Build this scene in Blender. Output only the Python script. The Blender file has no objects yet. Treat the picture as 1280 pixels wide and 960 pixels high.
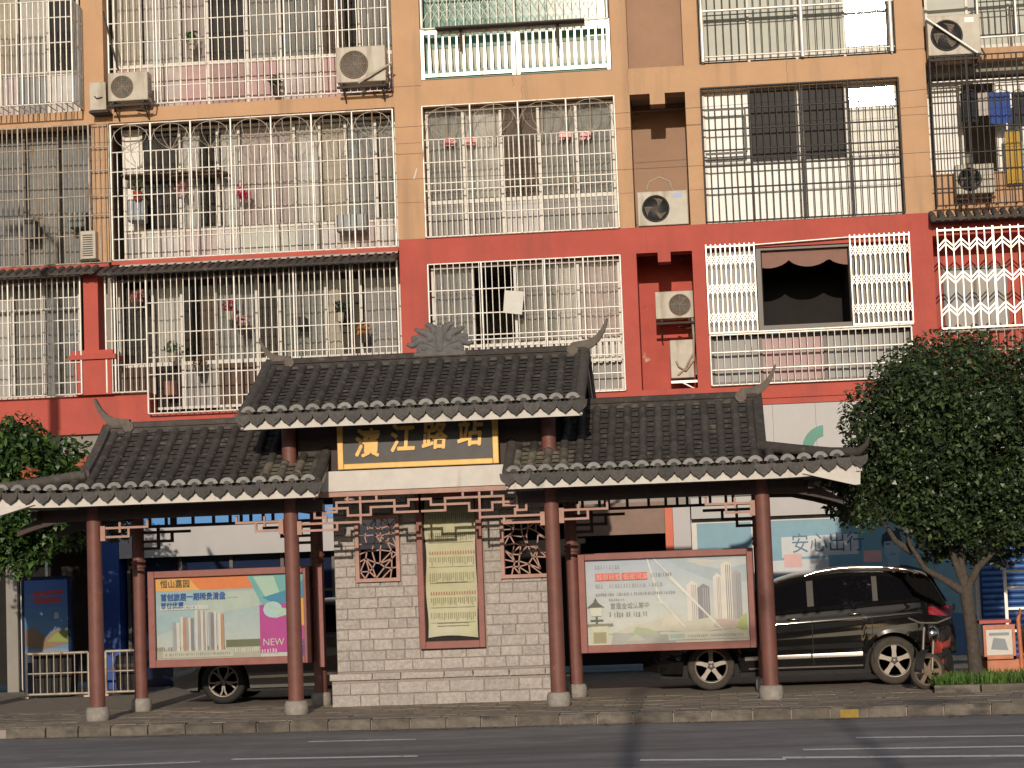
import bpy, bmesh, math, random
from mathutils import Vector, Matrix
random.seed(7)
R = math.radians
scene = bpy.context.scene
C = scene.collection

# ------------------------------------------------------------------ camera
FPX = 2700.0
PITCH, YAW, ROLL = R(4.83), R(-5.04), R(-2.15)
CAM = Vector((0.0, -27.5, 1.85))
_f = Vector((math.sin(YAW)*math.cos(PITCH), math.cos(YAW)*math.cos(PITCH), math.sin(PITCH)))
_r = Vector((math.cos(YAW), -math.sin(YAW), 0))
_u = _r.cross(_f)
RT = math.cos(ROLL)*_r + math.sin(ROLL)*_u
UP = -math.sin(ROLL)*_r + math.cos(ROLL)*_u
cam_d = bpy.data.cameras.new('camera')
cam_d.sensor_width = 36.0
cam_d.lens = FPX/1280*36.0
cam_d.clip_end = 2000
cam = bpy.data.objects.new('camera', cam_d)
C.objects.link(cam)
m = Matrix((RT, UP, -_f)).transposed().to_4x4()
m.translation = CAM
cam.matrix_world = m
scene.camera = cam

# ------------------------------------------------------------------ sky, sun, exposure
SUN_EL, SUN_AZ = R(15.5), R(1.3)          # behind the camera, a touch to the right
sd = Vector((math.sin(SUN_AZ)*math.cos(SUN_EL), -math.cos(SUN_AZ)*math.cos(SUN_EL), math.sin(SUN_EL)))
w = bpy.data.worlds.new('World'); scene.world = w; w.use_nodes = True
nt = w.node_tree; nt.nodes.clear()
sky = nt.nodes.new('ShaderNodeTexSky'); sky.sky_type = 'NISHITA'; sky.sun_disc = False
sky.sun_elevation = SUN_EL
sky.sun_rotation = math.atan2(sd.x, sd.y)
sky.air_density = 1.0; sky.dust_density = 1.0
bg = nt.nodes.new('ShaderNodeBackground'); bg.inputs['Strength'].default_value = 0.072
wo = nt.nodes.new('ShaderNodeOutputWorld')
nt.links.new(sky.outputs[0], bg.inputs[0]); nt.links.new(bg.outputs[0], wo.inputs[0])
sl = bpy.data.lights.new('sun', 'SUN'); sl.energy = 2.85; sl.angle = R(0.53); sl.color = (1.0, 0.87, 0.72)
so = bpy.data.objects.new('sun', sl); C.objects.link(so)
so.rotation_euler = (-sd).to_track_quat('-Z', 'Y').to_euler()
so.location = (3, -40, 30)
scene.view_settings.view_transform = 'Standard'
scene.view_settings.look = 'None'
scene.view_settings.gamma = 1.0
scene.view_settings.exposure = 0.0
scene.render.engine = 'CYCLES'
scene.cycles.max_bounces = 6
scene.cycles.transparent_max_bounces = 16

# ------------------------------------------------------------------ helpers
def ray(u, v):
    return (_f*FPX + RT*(u-640) - UP*(v-480)).normalized()
def at(u, v, Y):
    "world X, Z of the photo point (u, v) on the upright plane at depth Y"
    d = ray(u, v); t = (Y-CAM.y)/d.y; p = CAM+d*t
    return p.x, p.z
def gd(u, v, Z=0.0):
    "world X, Y of the photo point on the level plane at height Z"
    d = ray(u, v); t = (Z-CAM.z)/d.z; p = CAM+d*t
    return p.x, p.y

class MB:
    def __init__(s): s.v = []; s.f = []; s.m = []; s.sm = []
    def add(s, vs, fs, mi=0, smooth=False):
        b = len(s.v); s.v += [tuple(p) for p in vs]
        for f in fs:
            s.f.append(tuple(i+b for i in f)); s.m.append(mi); s.sm.append(smooth)
        return s
    def box(s, x0, x1, y0, y1, z0, z1, mi=0):
        x0, x1 = min(x0, x1), max(x0, x1); y0, y1 = min(y0, y1), max(y0, y1); z0, z1 = min(z0, z1), max(z0, z1)
        return s.add([(x0,y0,z0),(x1,y0,z0),(x1,y1,z0),(x0,y1,z0),(x0,y0,z1),(x1,y0,z1),(x1,y1,z1),(x0,y1,z1)],
              [(0,3,2,1),(4,5,6,7),(0,1,5,4),(1,2,6,5),(2,3,7,6),(3,0,4,7)], mi)
    def tube(s, pts, r, n=6, mi=0, smooth=True, flat=None):
        pts = [Vector(p) for p in pts]; k = len(pts)
        rs = r if isinstance(r, (list, tuple)) else [r]*k
        vs = []; prev = None
        for i, p in enumerate(pts):
            d = (pts[min(i+1, k-1)]-pts[max(i-1, 0)])
            d = d.normalized() if d.length > 1e-9 else Vector((0,0,1))
            if prev is None:
                a = Vector((0,0,1)) if abs(d.z) < .9 else Vector((0,1,0))
                u = d.cross(a).normalized()
            else:
                u = (prev - d*prev.dot(d)); u = u.normalized() if u.length > 1e-6 else d.orthogonal().normalized()
            prev = u; w_ = d.cross(u)
            for j in range(n):
                a = 2*math.pi*j/n + math.pi/n
                o = u*math.cos(a)*rs[i] + w_*math.sin(a)*rs[i]
                if flat: o = Vector((o.x*flat[0], o.y*flat[1], o.z*flat[2]))
                vs.append(p+o)
        fs = []
        for i in range(k-1):
            for j in range(n):
                fs.append((i*n+j, i*n+(j+1) % n, (i+1)*n+(j+1) % n, (i+1)*n+j))
        s.add(vs, fs, mi, smooth)
        s.add([vs[j] for j in range(n)], [tuple(range(n))[::-1]], mi)
        s.add([vs[(k-1)*n+j] for j in range(n)], [tuple(range(n))], mi)
        return s
    def lathe(s, prof, c, axis='z', n=20, mi=0, smooth=True, cap=True):
        vs = []
        for (r, h) in prof:
            for j in range(n):
                a = 2*math.pi*j/n; x, y = r*math.cos(a), r*math.sin(a)
                if axis == 'z': vs.append((c[0]+x, c[1]+y, c[2]+h))
                elif axis == 'y': vs.append((c[0]+x, c[1]+h, c[2]+y))
                else: vs.append((c[0]+h, c[1]+x, c[2]+y))
        fs = []
        k = len(prof)
        for i in range(k-1):
            for j in range(n):
                q = (i*n+j, i*n+(j+1) % n, (i+1)*n+(j+1) % n, (i+1)*n+j)
                fs.append(q if axis != 'y' else q[::-1])
        s.add(vs, fs, mi, smooth)
        for idx in (0, k-1):
            if cap and prof[idx][0] > 1e-4: s.add(vs[idx*n:idx*n+n], [tuple(range(n))], mi)
        return s
    def prism(s, poly, y0, y1, mi=0, smooth=False):
        "polygon in X,Z extruded along Y"
        n = len(poly)
        vs = [(p[0], y0, p[1]) for p in poly]+[(p[0], y1, p[1]) for p in poly]
        s.add(vs, [(i, (i+1) % n, n+(i+1) % n, n+i) for i in range(n)], mi, smooth)
        s.add(vs, [tuple(range(n)), tuple(range(2*n-1, n-1, -1))], mi)
        return s
    def poly(s, pts, mi=0): return s.add(pts, [tuple(range(len(pts)))], mi)
    def mesh(s, name, mats):
        me = bpy.data.meshes.new(name)
        me.from_pydata(s.v, [], s.f)
        if not isinstance(mats, (list, tuple)): mats = [mats]
        for q in mats: me.materials.append(q)
        me.polygons.foreach_set('material_index', s.m)
        me.polygons.foreach_set('use_smooth', s.sm)
        me.update()
        bm = bmesh.new(); bm.from_mesh(me)
        bmesh.ops.recalc_face_normals(bm, faces=bm.faces)
        bm.to_mesh(me); bm.free()
        return me
    def obj(s, name, mats, parent=None, bevel=0):
        o = bpy.data.objects.new(name, s.mesh(name, mats)); C.objects.link(o)
        if parent is not None: attach(o, parent)
        if bevel:
            b = o.modifiers.new('bevel', 'BEVEL'); b.width = bevel; b.segments = 2; b.limit_method = 'ANGLE'
        return o
WPOS = {}
def wpos(o): return WPOS.get(o.name, Vector((0,0,0)))
def attach(o, parent, loc=None):
    "parent o, its mesh given in world coordinates (or placed at world loc)"
    o.parent = parent
    l = Vector(loc) if loc is not None else Vector((0,0,0))
    o.location = l - wpos(parent)
    WPOS[o.name] = l
def tag(o, label=None, cat=None, group=None, kind=None):
    if label: o['label'] = label
    if cat: o['category'] = cat
    if group: o['group'] = group
    if kind: o['kind'] = kind
    return o
def thing(name, label, cat, loc=(0,0,0), group=None):
    o = bpy.data.objects.new(name, None); C.objects.link(o)
    o.empty_display_size = .2
    o.location = loc; WPOS[o.name] = Vector(loc)
    return tag(o, label, cat, group)
def inst(name, me, parent, loc, rot=(0,0,0), sc=(1,1,1)):
    o = bpy.data.objects.new(name, me); C.objects.link(o)
    attach(o, parent, loc); o.rotation_euler = rot; o.scale = sc
    return o

# ------------------------------------------------------------------ materials
def mat(name, col, rough=.7, var=.15, scale=6.0, metal=0.0, bump=0.0, bscale=60.0, rnd=0.0, stain=None, coat=0.0, spec=.5, grime=None):
    m = bpy.data.materials.new(name); m.use_nodes = True
    n = m.node_tree; b = n.nodes['Principled BSDF']; L = n.links.new
    b.inputs['Roughness'].default_value = rough; b.inputs['Metallic'].default_value = metal
    b.inputs['Coat Weight'].default_value = coat; b.inputs['Specular IOR Level'].default_value = spec
    tc = n.nodes.new('ShaderNodeNewGeometry')
    noi = n.nodes.new('ShaderNodeTexNoise'); noi.inputs['Scale'].default_value = scale
    noi.inputs['Detail'].default_value = 6; noi.inputs['Roughness'].default_value = .62
    L(tc.outputs['Position'], noi.inputs['Vector'])
    cr = n.nodes.new('ShaderNodeMapRange')
    cr.inputs['From Min'].default_value = .3; cr.inputs['From Max'].default_value = .7
    cr.inputs['To Min'].default_value = 1-var; cr.inputs['To Max'].default_value = 1+var
    L(noi.outputs['Fac'], cr.inputs['Value'])
    val = cr.outputs[0]
    if rnd:
        oi = n.nodes.new('ShaderNodeObjectInfo')
        mr = n.nodes.new('ShaderNodeMapRange'); mr.inputs['To Min'].default_value = 1-rnd; mr.inputs['To Max'].default_value = 1+rnd
        L(oi.outputs['Random'], mr.inputs['Value'])
        mu = n.nodes.new('ShaderNodeMath'); mu.operation = 'MULTIPLY'
        L(val, mu.inputs[0]); L(mr.outputs[0], mu.inputs[1]); val = mu.outputs[0]
    vm = n.nodes.new('ShaderNodeVectorMath'); vm.operation = 'SCALE'
    vm.inputs[0].default_value = col[:3]
    L(val, vm.inputs['Scale'])
    out = vm.outputs[0]
    if stain:
        # patches or streaks of another colour: (colour, scale vector, low, high)
        sc_, vec, lo, hi = stain
        mp = n.nodes.new('ShaderNodeVectorMath'); mp.operation = 'MULTIPLY'; mp.inputs[1].default_value = vec
        L(tc.outputs['Position'], mp.inputs[0])
        n2 = n.nodes.new('ShaderNodeTexNoise'); n2.inputs['Scale'].default_value = 1.0; n2.inputs['Detail'].default_value = 5
        L(mp.outputs[0], n2.inputs['Vector'])
        r2 = n.nodes.new('ShaderNodeMapRange'); r2.inputs['From Min'].default_value = lo; r2.inputs['From Max'].default_value = hi
        L(n2.outputs['Fac'], r2.inputs['Value'])
        mx = n.nodes.new('ShaderNodeMix'); mx.data_type = 'RGBA'
        L(r2.outputs[0], mx.inputs['Factor']); L(out, mx.inputs[6]); mx.inputs[7].default_value = (*sc_, 1)
        out = mx.outputs[2]
    L(out, b.inputs['Base Color'])
    if bump:
        n3 = n.nodes.new('ShaderNodeTexNoise'); n3.inputs['Scale'].default_value = bscale; n3.inputs['Detail'].default_value = 4
        L(tc.outputs['Position'], n3.inputs['Vector'])
        bp = n.nodes.new('ShaderNodeBump'); bp.inputs['Strength'].default_value = bump; bp.inputs['Distance'].default_value = .02
        L(n3.outputs['Fac'], bp.inputs['Height']); L(bp.outputs[0], b.inputs['Normal'])
    return m
def glass(name, tint=(.88,.88,.87), refl=.0, rough=.03):
    m = bpy.data.materials.new(name); m.use_nodes = True
    n = m.node_tree; n.nodes.clear(); L = n.links.new
    o = n.nodes.new('ShaderNodeOutputMaterial'); mx = n.nodes.new('ShaderNodeMixShader')
    t = n.nodes.new('ShaderNodeBsdfTransparent'); t.inputs[0].default_value = (*tint, 1)
    g = n.nodes.new('ShaderNodeBsdfGlossy'); g.inputs['Roughness'].default_value = rough
    lw = n.nodes.new('ShaderNodeFresnel'); lw.inputs['IOR'].default_value = 1.5
    mr = n.nodes.new('ShaderNodeMath'); mr.operation = 'MAXIMUM'; mr.inputs[1].default_value = refl
    L(lw.outputs[0], mr.inputs[0]); L(mr.outputs[0], mx.inputs[0]); L(t.outputs[0], mx.inputs[1]); L(g.outputs[0], mx.inputs[2])
    L(mx.outputs[0], o.inputs[0])
    return m
M = {}
M['orange'] = mat('orange_stucco', (.565,.35,.205), .85, .07, 1.6, bump=.25, bscale=45, stain=((.36,.235,.15), (3.4,3.4,.30), .53, .80))
M['red'] = mat('red_stucco', (.49,.098,.074), .85, .10, 1.8, bump=.25, bscale=45, stain=((.36,.088,.07), (3.0,3.0,.35), .52, .78))
M['crack'] = mat('joint_dirt', (.20,.12,.08), .9, .2, 8)
M['niche_shade_brown'] = mat('shaded_brown_stucco', (.37,.235,.16), .85, .08, 1.6, bump=.25, bscale=45)  # niche paint browner than the pilasters, recess shade mixed into the colour
M['niche_red'] = mat('peeling_red_stucco', (.49,.098,.074), .85, .12, 2.0, bump=.3, bscale=45, stain=((.55,.40,.33), (2.6,2.6,2.6), .66, .70))
M['plaster'] = mat('interior_plaster', (.34,.31,.27), .9, .1, 1.0)
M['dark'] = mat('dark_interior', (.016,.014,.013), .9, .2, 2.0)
M['slab'] = mat('concrete_slab', (.30,.28,.25), .9, .1, 2.0)
M['steel'] = mat('white_steel_bars', (.82,.78,.71), .38, .18, 9.0, metal=.25, stain=((.36,.24,.15), (7,7,2.5), .60, .75))
M['stainless'] = mat('stainless_bars', (.84,.80,.74), .34, .14, 8.0, metal=.22, stain=((.42,.33,.24), (6,6,3), .62, .76))
M['oldsteel'] = mat('weathered_bars', (.46,.40,.33), .5, .25, 9.0, metal=.2, stain=((.25,.15,.09), (6,6,2), .55, .7))
M['darksteel'] = mat('dark_steel_bars', (.035,.032,.032), .5, .2, 9.0)
M['frame_w'] = mat('white_window_frame', (.66,.63,.57), .45, .1, 5.0)
M['frame_d'] = mat('bronze_window_frame', (.10,.085,.075), .45, .1, 5.0)
M['frame_g'] = mat('green_window_frame', (.06,.20,.15), .45, .1, 5.0)
M['glass'] = glass('window_glass')
M['glass_glare'] = glass('sunlit_window_glass', (.9,.95,.95), .35, .045)
M['carglass'] = mat('tinted_car_glass', (.006,.006,.008), .04, .0, 1)
CURT = [mat('curtain_cloth_%d' % i, c, .9, .12, 5.0) for i, c in enumerate([
    (.56,.55,.53), (.38,.26,.25), (.27,.28,.275), (.12,.08,.06), (.50,.46,.39), (.30,.305,.315), (.035,.028,.026), (.50,.43,.42), (.32,.315,.30)])]
M['panel_w'] = mat('white_panel', (.76,.76,.73), .4, .06, 3.0)
M['panel_pg'] = mat('pale_green_panel', (.44,.46,.40), .5, .08, 3.0)
M['panel_pink'] = mat('pink_panel', (.42,.26,.26), .5, .1, 3.0)
M['panel_grey'] = mat('grey_panel', (.30,.30,.29), .5, .1, 3.0)
M['screen'] = mat('dark_insect_screen', (.050,.046,.045), .8, .12, 3.0)
M['green_glass'] = mat('green_panel_glass', (.10,.26,.20), .15, .1, 3.0)
M['ac'] = mat('ac_casing', (.50,.455,.375), .5, .12, 6.0, stain=((.27,.21,.15), (7,7,1.0), .50, .74))
M['ac_dark'] = mat('ac_fan_black', (.025,.024,.024), .5, .2, 8.0)
M['ac_old'] = mat('ac_fan_brown', (.16,.12,.09), .7, .25, 8.0)
M['rust'] = mat('rusty_bracket', (.06,.045,.038), .8, .3, 14.0)
M['pipe'] = mat('lagged_pipe', (.42,.34,.26), .8, .2, 12.0)
M['tile'] = mat('grey_roof_tile', (.074,.064,.058), .9, .28, 9.0, bump=.6, bscale=55, rnd=.22, stain=((.13,.115,.09), (9,9,9), .58, .76))
M['tile_pan'] = mat('grey_pan_tile', (.060,.053,.047), .9, .3, 10.0, bump=.5, bscale=40, stain=((.18,.165,.13), (9,9,9), .56, .70))
M['tile_cap'] = mat('eave_cap_clay', (.27,.265,.25), .8, .2, 20.0, bump=.3, bscale=60, rnd=.15)
M['tile_drip'] = mat('drip_tile_clay', (.085,.078,.072), .8, .25, 20.0, bump=.4, bscale=60, rnd=.25)
M['mortar'] = mat('ridge_mortar', (.30,.27,.22), .9, .25, 14.0, bump=.5)
M['horn'] = mat('ridge_horn_plaster', (.15,.125,.105), .85, .25, 12.0, bump=.4)
M['ornament'] = mat('grey_ornament', (.145,.140,.138), .8, .2, 12.0, bump=.3)
M['white'] = mat('white_painted_timber', (.64,.60,.55), .6, .10, 4.0, stain=((.40,.35,.29), (5,5,1.5), .60, .78))
M['column'] = mat('oxblood_column', (.185,.072,.056), .55, .18, 5.0, bump=.15, bscale=80, stain=((.33,.20,.15), (6,6,9), .68, .78))
M['lattice'] = mat('terracotta_lattice', (.44,.255,.20), .6, .15, 7.0)
M['brown'] = mat('dark_brown_timber', (.050,.030,.025), .65, .2, 8.0)
M['bframe'] = mat('billboard_frame_red', (.28,.10,.082), .55, .14, 8.0)
M['stone'] = mat('split_stone', (.44,.40,.365), .92, .22, 22.0, bump=.9, bscale=28, rnd=.10)
M['joint'] = mat('brownish_mortar', (.34,.285,.255), .95, .1, 20.0)
M['base'] = mat('stone_base', (.33,.30,.265), .9, .2, 14.0, bump=.5)
M['asphalt'] = mat('asphalt', (.255,.238,.235), .85, .22, 2.2, bump=.5, bscale=150, stain=((.17,.158,.156), (.18,1.5,1), .46, .66))
M['paver'] = mat('paving_stone', (.285,.24,.19), .9, .22, 7.0, bump=.5, bscale=60, rnd=.16)
M['paving'] = mat('paving', (.25,.21,.17), .9, .2, 5.0, bump=.4, bscale=60)
M['kerb'] = mat('kerb_stone', (.165,.142,.115), .9, .25, 9.0, bump=.6, bscale=40, rnd=.18, stain=((.075,.066,.058), (3,3,7), .48, .68))
M['paint_w'] = mat('road_paint', (.78,.77,.74), .8, .2, 18.0, stain=((.22,.21,.20), (9,9,9), .60, .72))
M['paint_y'] = mat('yellow_kerb_paint', (.45,.30,.06), .8, .25, 18.0)
M['leaf'] = mat('glossy_leaf', (.034,.054,.022), .36, .35, 3.0, rnd=0)
M['leaf2'] = mat('young_leaf', (.070,.115,.036), .4, .3, 3.0)
M['leaf_g'] = mat('green_shrub_leaf', (.028,.066,.014), .45, .35, 3.0)
M['leaf_g2'] = mat('bright_shrub_leaf', (.075,.15,.03), .45, .3, 3.0)
M['leaf_red'] = mat('orange_young_leaf', (.48,.15,.07), .5, .25, 5.0)
M['bark'] = mat('grey_bark', (.085,.068,.054), .95, .3, 16.0, bump=.8, bscale=40)
M['grass'] = mat('verge_grass', (.075,.15,.025), .7, .35, 4.0)
M['soil'] = mat('soil', (.06,.045,.035), .95, .3, 9.0, bump=.5)
M['gold'] = mat('gilt', (.66,.40,.11), .40, .12, 12.0, metal=.15)
M['sign_black'] = mat('sign_black', (.055,.050,.048), .5, .2, 8.0)
M['black'] = mat('black_rubber', (.018,.017,.016), .8, .25, 14.0)
M['tyre'] = mat('dusty_tyre', (.060,.050,.040), .9, .25, 14.0)
M['carblack'] = mat('black_car_paint', (.009,.0085,.0085), .045, .0, 1, coat=0.0, spec=.5)
M['cargrey'] = mat('grey_car_paint', (.13,.125,.12), .3, .05, 2, coat=1.0)
M['chrome'] = mat('chrome_trim', (.75,.72,.68), .18, .05, 5, metal=1.0)
M['alloy'] = mat('alloy_wheel', (.25,.22,.19), .45, .15, 8, metal=.5)
M['dustyrim'] = mat('dusty_bronze_rim', (.21,.15,.10), .7, .2, 12)
M['pillar'] = mat('reflection_grey_pillar', (.07,.062,.055), .35, .05, 4)  # greyer than the body, painting in the reflections on the door pillars
M['taillight'] = mat('red_tail_light', (.30,.012,.015), .12, .1, 6, coat=1.0)
M['redplastic'] = mat('red_plastic', (.42,.055,.035), .4, .15, 8)
M['orangepaint'] = mat('orange_cart_paint', (.55,.19,.09), .5, .18, 8, stain=((.25,.12,.08), (6,6,6), .6, .75))
M['bluepaint'] = mat('blue_column_paint', (.010,.06,.28), .5, .1, 3)
M['shutter'] = mat('blue_roller_shutter', (.030,.10,.30), .45, .1, 3)
M['darkblue'] = mat('dark_blue_glass', (.012,.022,.06), .15, .2, 2)
M['signwhite'] = mat('white_sign_board', (.44,.425,.42), .45, .05, 2)
M['signblue'] = mat('bright_blue_sign', (.05,.26,.62), .45, .1, 3)
M['signgreen'] = mat('green_logo', (.005,.21,.14), .4, .1, 3)
M['orange_red'] = mat('orange_red_pillar', (.62,.12,.05), .5, .1, 3)
M['brownpanel'] = mat('brown_fascia', (.24,.15,.11), .6, .15, 5)
M['paper'] = mat('white_paper', (.70,.68,.63), .8, .06, 9)
P = {}
def pr(name, col, rough=.35, var=.06, scale=7.0):
    if name not in P: P[name] = mat('print_'+name, col, rough, var, scale)
    return P[name]

# ------------------------------------------------------------------ the setting: ground, road, kerb
def yk(x): return -.42-.085*(x+2.8)
KA = math.atan(-.085)
g = MB(); g.add([(-400,-400,-.16),(400,-400,-.16),(400,400,-.16),(-400,400,-.16)], [(0,1,2,3)])
tag(g.obj('ground', M['asphalt']), kind='structure')
g = MB(); g.add([(-60,-24,-.13),(60,-24,-.13),(60,yk(60),-.13),(-60,yk(-60),-.13)], [(0,1,2,3)])
road = tag(g.obj('road', M['asphalt']), kind='structure')
g = MB(); g.add([(-60,yk(-60)+.12,-.006),(60,yk(60)+.12,-.006),(60,9.4,-.006),(-60,9.4,-.006)], [(0,1,2,3)])
pave = tag(g.obj('pavement', M['paving']), kind='structure')
# opposite pavement with its kerb behind the camera
g = MB(); g.box(-60,60,-60,-24,-.15,-.01)
tag(g.obj('far_pavement', M['paving']), kind='structure')
pm = MB(); pm.box(-.243,.243,-.158,.158,-.02,0); pme = pm.mesh('paving_stone', M['paver'])
for j in range(10):
    for i in range(30):
        x = -10.2+i*.5+(.25 if j % 2 else 0); y = yk(x)+.30+j*.33
        inst('paving_stone', pme, pave, (x, y, random.uniform(.0,.006)), (random.uniform(-.006,.006), random.uniform(-.006,.006), KA+random.uniform(-.006,.006)))
kb = MB(); kb.box(-60,60,-.02,.02,-.16,-.02)
ko = kb.obj('kerb', M['joint']); ko.location = (0, yk(0)+.06, 0); ko.rotation_euler.z = KA
tag(ko, kind='structure'); WPOS[ko.name] = Vector((0,0,0))
km = MB()
kp = [(-.075,-.14),(.075,-.14),(.075,.0),(-.045,.0),(-.075,-.03)]
km.add([(-.24,p[0],p[1]) for p in kp]+[(.24,p[0],p[1]) for p in kp], [(i,(i+1)%5,5+(i+1)%5,5+i) for i in range(5)]+[(0,1,2,3,4),(9,8,7,6,5)])
kme = km.mesh('kerb_stone', M['kerb'])
xs = -9.2
while xs < 5.2:
    ln = random.choice((.44,.47,.5,.55))
    xc = xs+ln/2
    o = bpy.data.objects.new('kerb_stone', kme); C.objects.link(o); o.parent = ko
    l = xc/math.cos(KA)
    o.location = (l, random.uniform(-.006,.006)-.0, random.uniform(-.005,.006)); o.scale = ((ln-.018)/.48,1,1)
    o.rotation_euler = (random.uniform(-.03,.03), 0, random.uniform(-.012,.012))
    xs += ln
def stripe(u0, v0, u1, v1, wd, mt=None, nm='road_marking'):
    a = Vector((*gd(u0, v0, -.126), -.126)); b = Vector((*gd(u1, v1, -.126), -.126))
    s = MB(); n = Vector((0, wd/2, 0)); s.add([a-n, b-n, b+n, a+n], [(0,1,2,3)])
    o = s.obj(nm, mt or M['paint_w'], road)
stripe(290,949,522,945,.16); stripe(800,950,982,949,.17); stripe(978,947,1330,944,.19)
stripe(1004,937,1330,932,.15); stripe(1070,922,1330,919,.15); stripe(385,927,520,924,.13)
stripe(-60,965,250,952,.12)
ks = MB(); x, y = gd(1075, 905, -.07); ks.box(-.11,.11,-.004,.004,-.05,.05)
yo = ks.obj('kerb_paint', M['paint_y']); yo.parent = ko; yo.location = (x/math.cos(KA), -.084, -.075)

# ------------------------------------------------------------------ text
def text_mesh(s, size, name='lettering', align='LEFT', extrude=0.0, offset=0.0, shear=0.0):
    cu = bpy.data.curves.new(name, 'FONT'); cu.body = s; cu.size = size; cu.align_x = align
    cu.extrude = extrude; cu.offset = offset; cu.resolution_u = 2; cu.shear = shear
    o = bpy.data.objects.new(name, cu); C.objects.link(o)
    dg = bpy.context.evaluated_depsgraph_get(); dg.update()
    me = bpy.data.meshes.new_from_object(o.evaluated_get(dg))
    bpy.data.objects.remove(o); me.name = name
    return me
def text(s, size, x, y, z, mt, parent, extrude=.0, offset=0.0, wscale=1.0, align='LEFT', name='lettering', shear=0.0):
    me = text_mesh(s, size, name, align, extrude, 0.0, shear)
    if offset:      # heavier strokes: the outline repeated with small shifts
        bm = bmesh.new()
        for k, (dx, dy) in enumerate(((0,0),(1,.3),(-1,-.3),(.4,1),(-.4,-1),(.75,-.7),(-.75,.7))):
            n0 = len(bm.verts); bm.from_mesh(me); bm.verts.ensure_lookup_table()
            for v in bm.verts[n0:]: v.co += Vector((dx*offset, dy*offset, k*.0007))
        bm.to_mesh(me); bm.free()
    me.materials.clear(); me.materials.append(mt)
    o = bpy.data.objects.new(name, me); C.objects.link(o)
    attach(o, parent, (x, y, z)); o.rotation_euler = (R(90),0,0); o.scale = (wscale,1,1)
    return o

# ------------------------------------------------------------------ apartment building
YF = 9.5
B = thing('apartment_building', 'orange and red apartment block with barred windows behind the tiled bus shelter', 'building', (-4, YF+.5, 0))
def wall(name, mt, *boxes):
    for b in boxes:
        MB().box(*b).obj(name, mt, B)
YB = 9.92
# orange storeys: pilasters and bands of the right hand section
for x0, x1 in ((-5.15,-4.66),(-1.31,-1.03),(-.07,.2),(3.58,4.06)):
    wall('pilaster', M['orange'], (x0,x1,YF,YB,7.6,9.93), (x0,x1,YF,YB,10.39,14))
wall('floor_band', M['orange'], (-5.15,4.06,YF,YB,9.93,10.39), (-13.5,-5.15,YF+.02,YB,9.95,10.20))
wall('floor_band', M['red'], (-5.15,4.02,YF,YB,7.15,7.6), (-5.15,4.02,YF,YB,4.44,4.78), (-9.62,-5.15,YF,YB,4.44,4.76), (-13.5,-9.62,YF,YB,4.44,5.12))
for x0, x1 in ((-5.15,-4.66),(-1.31,-1.03),(-.07,.15),(3.6,4.02)):
    wall('pilaster', M['red'], (x0,x1,YF,YB,4.78,7.15))
# tabs hanging from the lintels of the air conditioner niches
wall('lintel_tab', M['orange'], (-.68,-.42,YF,YB-.05,9.74,9.93), )
wall('lintel_tab', M['red'], (-.66,-.44,YF,YB-.05,6.98,7.15))
wall('niche_wall', M['niche_shade_brown'], (-1.35,.2,YF+1.3,YF+1.5,7.6,10.2), (-1.35,.2,YF+.62,YF+.8,10.39,14))
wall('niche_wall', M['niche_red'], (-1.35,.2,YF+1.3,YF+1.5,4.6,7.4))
wall('niche_side', M['niche_shade_brown'], (-1.30,-1.04,YB,YF+1.3,7.6,9.93), (-.06,.19,YB,YF+1.3,7.6,9.93), (-1.30,-1.04,YB,YF+.62,10.39,14), (-.06,.19,YB,YF+.62,10.39,14))
wall('niche_side', M['red'], (-1.30,-1.04,YB,YF+1.3,4.78,7.15), (-.06,.14,YB,YF+1.3,4.78,7.15))
wall('niche_floor', M['slab'], (-1.03,-.07,YB,YF+1.3,7.3,7.58), (-1.03,-.07,YB,YF+1.3,4.5,4.76), (-1.03,-.07,YB,YF+1.3,10.0,10.3))
# left: red pillar between the first floor cages
wall('pillar', M['red'], (-10.76,-10.50,YF-.10,YF+.3,5.9,7.28), (-10.93,-10.27,YF-.14,YF+.3,5.12,5.74))
wall('pillar_cap', M['red'], (-11.02,-10.18,YF-.2,YF+.3,5.74,5.82), (-10.97,-10.23,YF-.17,YF+.3,5.825,5.9))
wall('sill_band', M['red'], (-10.25,-5.15,YF-.06,YB,7.40,7.47), (-13.5,-10.3,YF-.06,YB,7.38,7.44))
for x0, x1, z, mt in ((-5.15,-4.66,9.10,'orange'),(-1.31,-1.03,9.35,'orange'),(3.58,4.06,9.30,'orange'),(-.07,.2,9.33,'orange'),(-5.15,-4.66,10.30,'orange'),(3.58,4.06,10.44,'orange')):
    MB().box(x0,x1,YF-.003,YF+.001,z,z+.008).obj('render_joint', M['crack'], B)
for x, z0, z1 in ((-1.05,9.93,10.39),(-2.9,9.95,10.20),(-3.05,10.2,10.36),(-.85,7.2,7.55),(1.7,9.95,10.38)):
    MB().tube([(x,YF-.001,z0),(x+.015,YF-.001,(z0*2+z1)/3),(x-.01,YF-.001,(z0+2*z1)/3),(x+.01,YF-.001,z1)], .004, 4).obj('hairline_crack', M['crack'], B)
MB().prism([(-4.86,8.66),(-4.83,8.66),(-4.78,8.84),(-4.80,8.84)], YF-.004, YF).obj('paint_scar', M['paper'], B)
# mouldings under the lower band
wall('moulding', M['red'], (-5.15,4.02,YF-.05,YF-.002,4.44,4.52), (-5.15,4.02,YF-.03,YF-.002,4.55,4.60), (-13.5,-5.18,YF-.05,YF-.002,4.44,4.53))
wall('pilaster', M['orange'], (-10.60,-10.32,YF+.05,YB,7.47,9.95), (-10.75,-10.35,YF+.05,YB,10.2,14))
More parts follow.
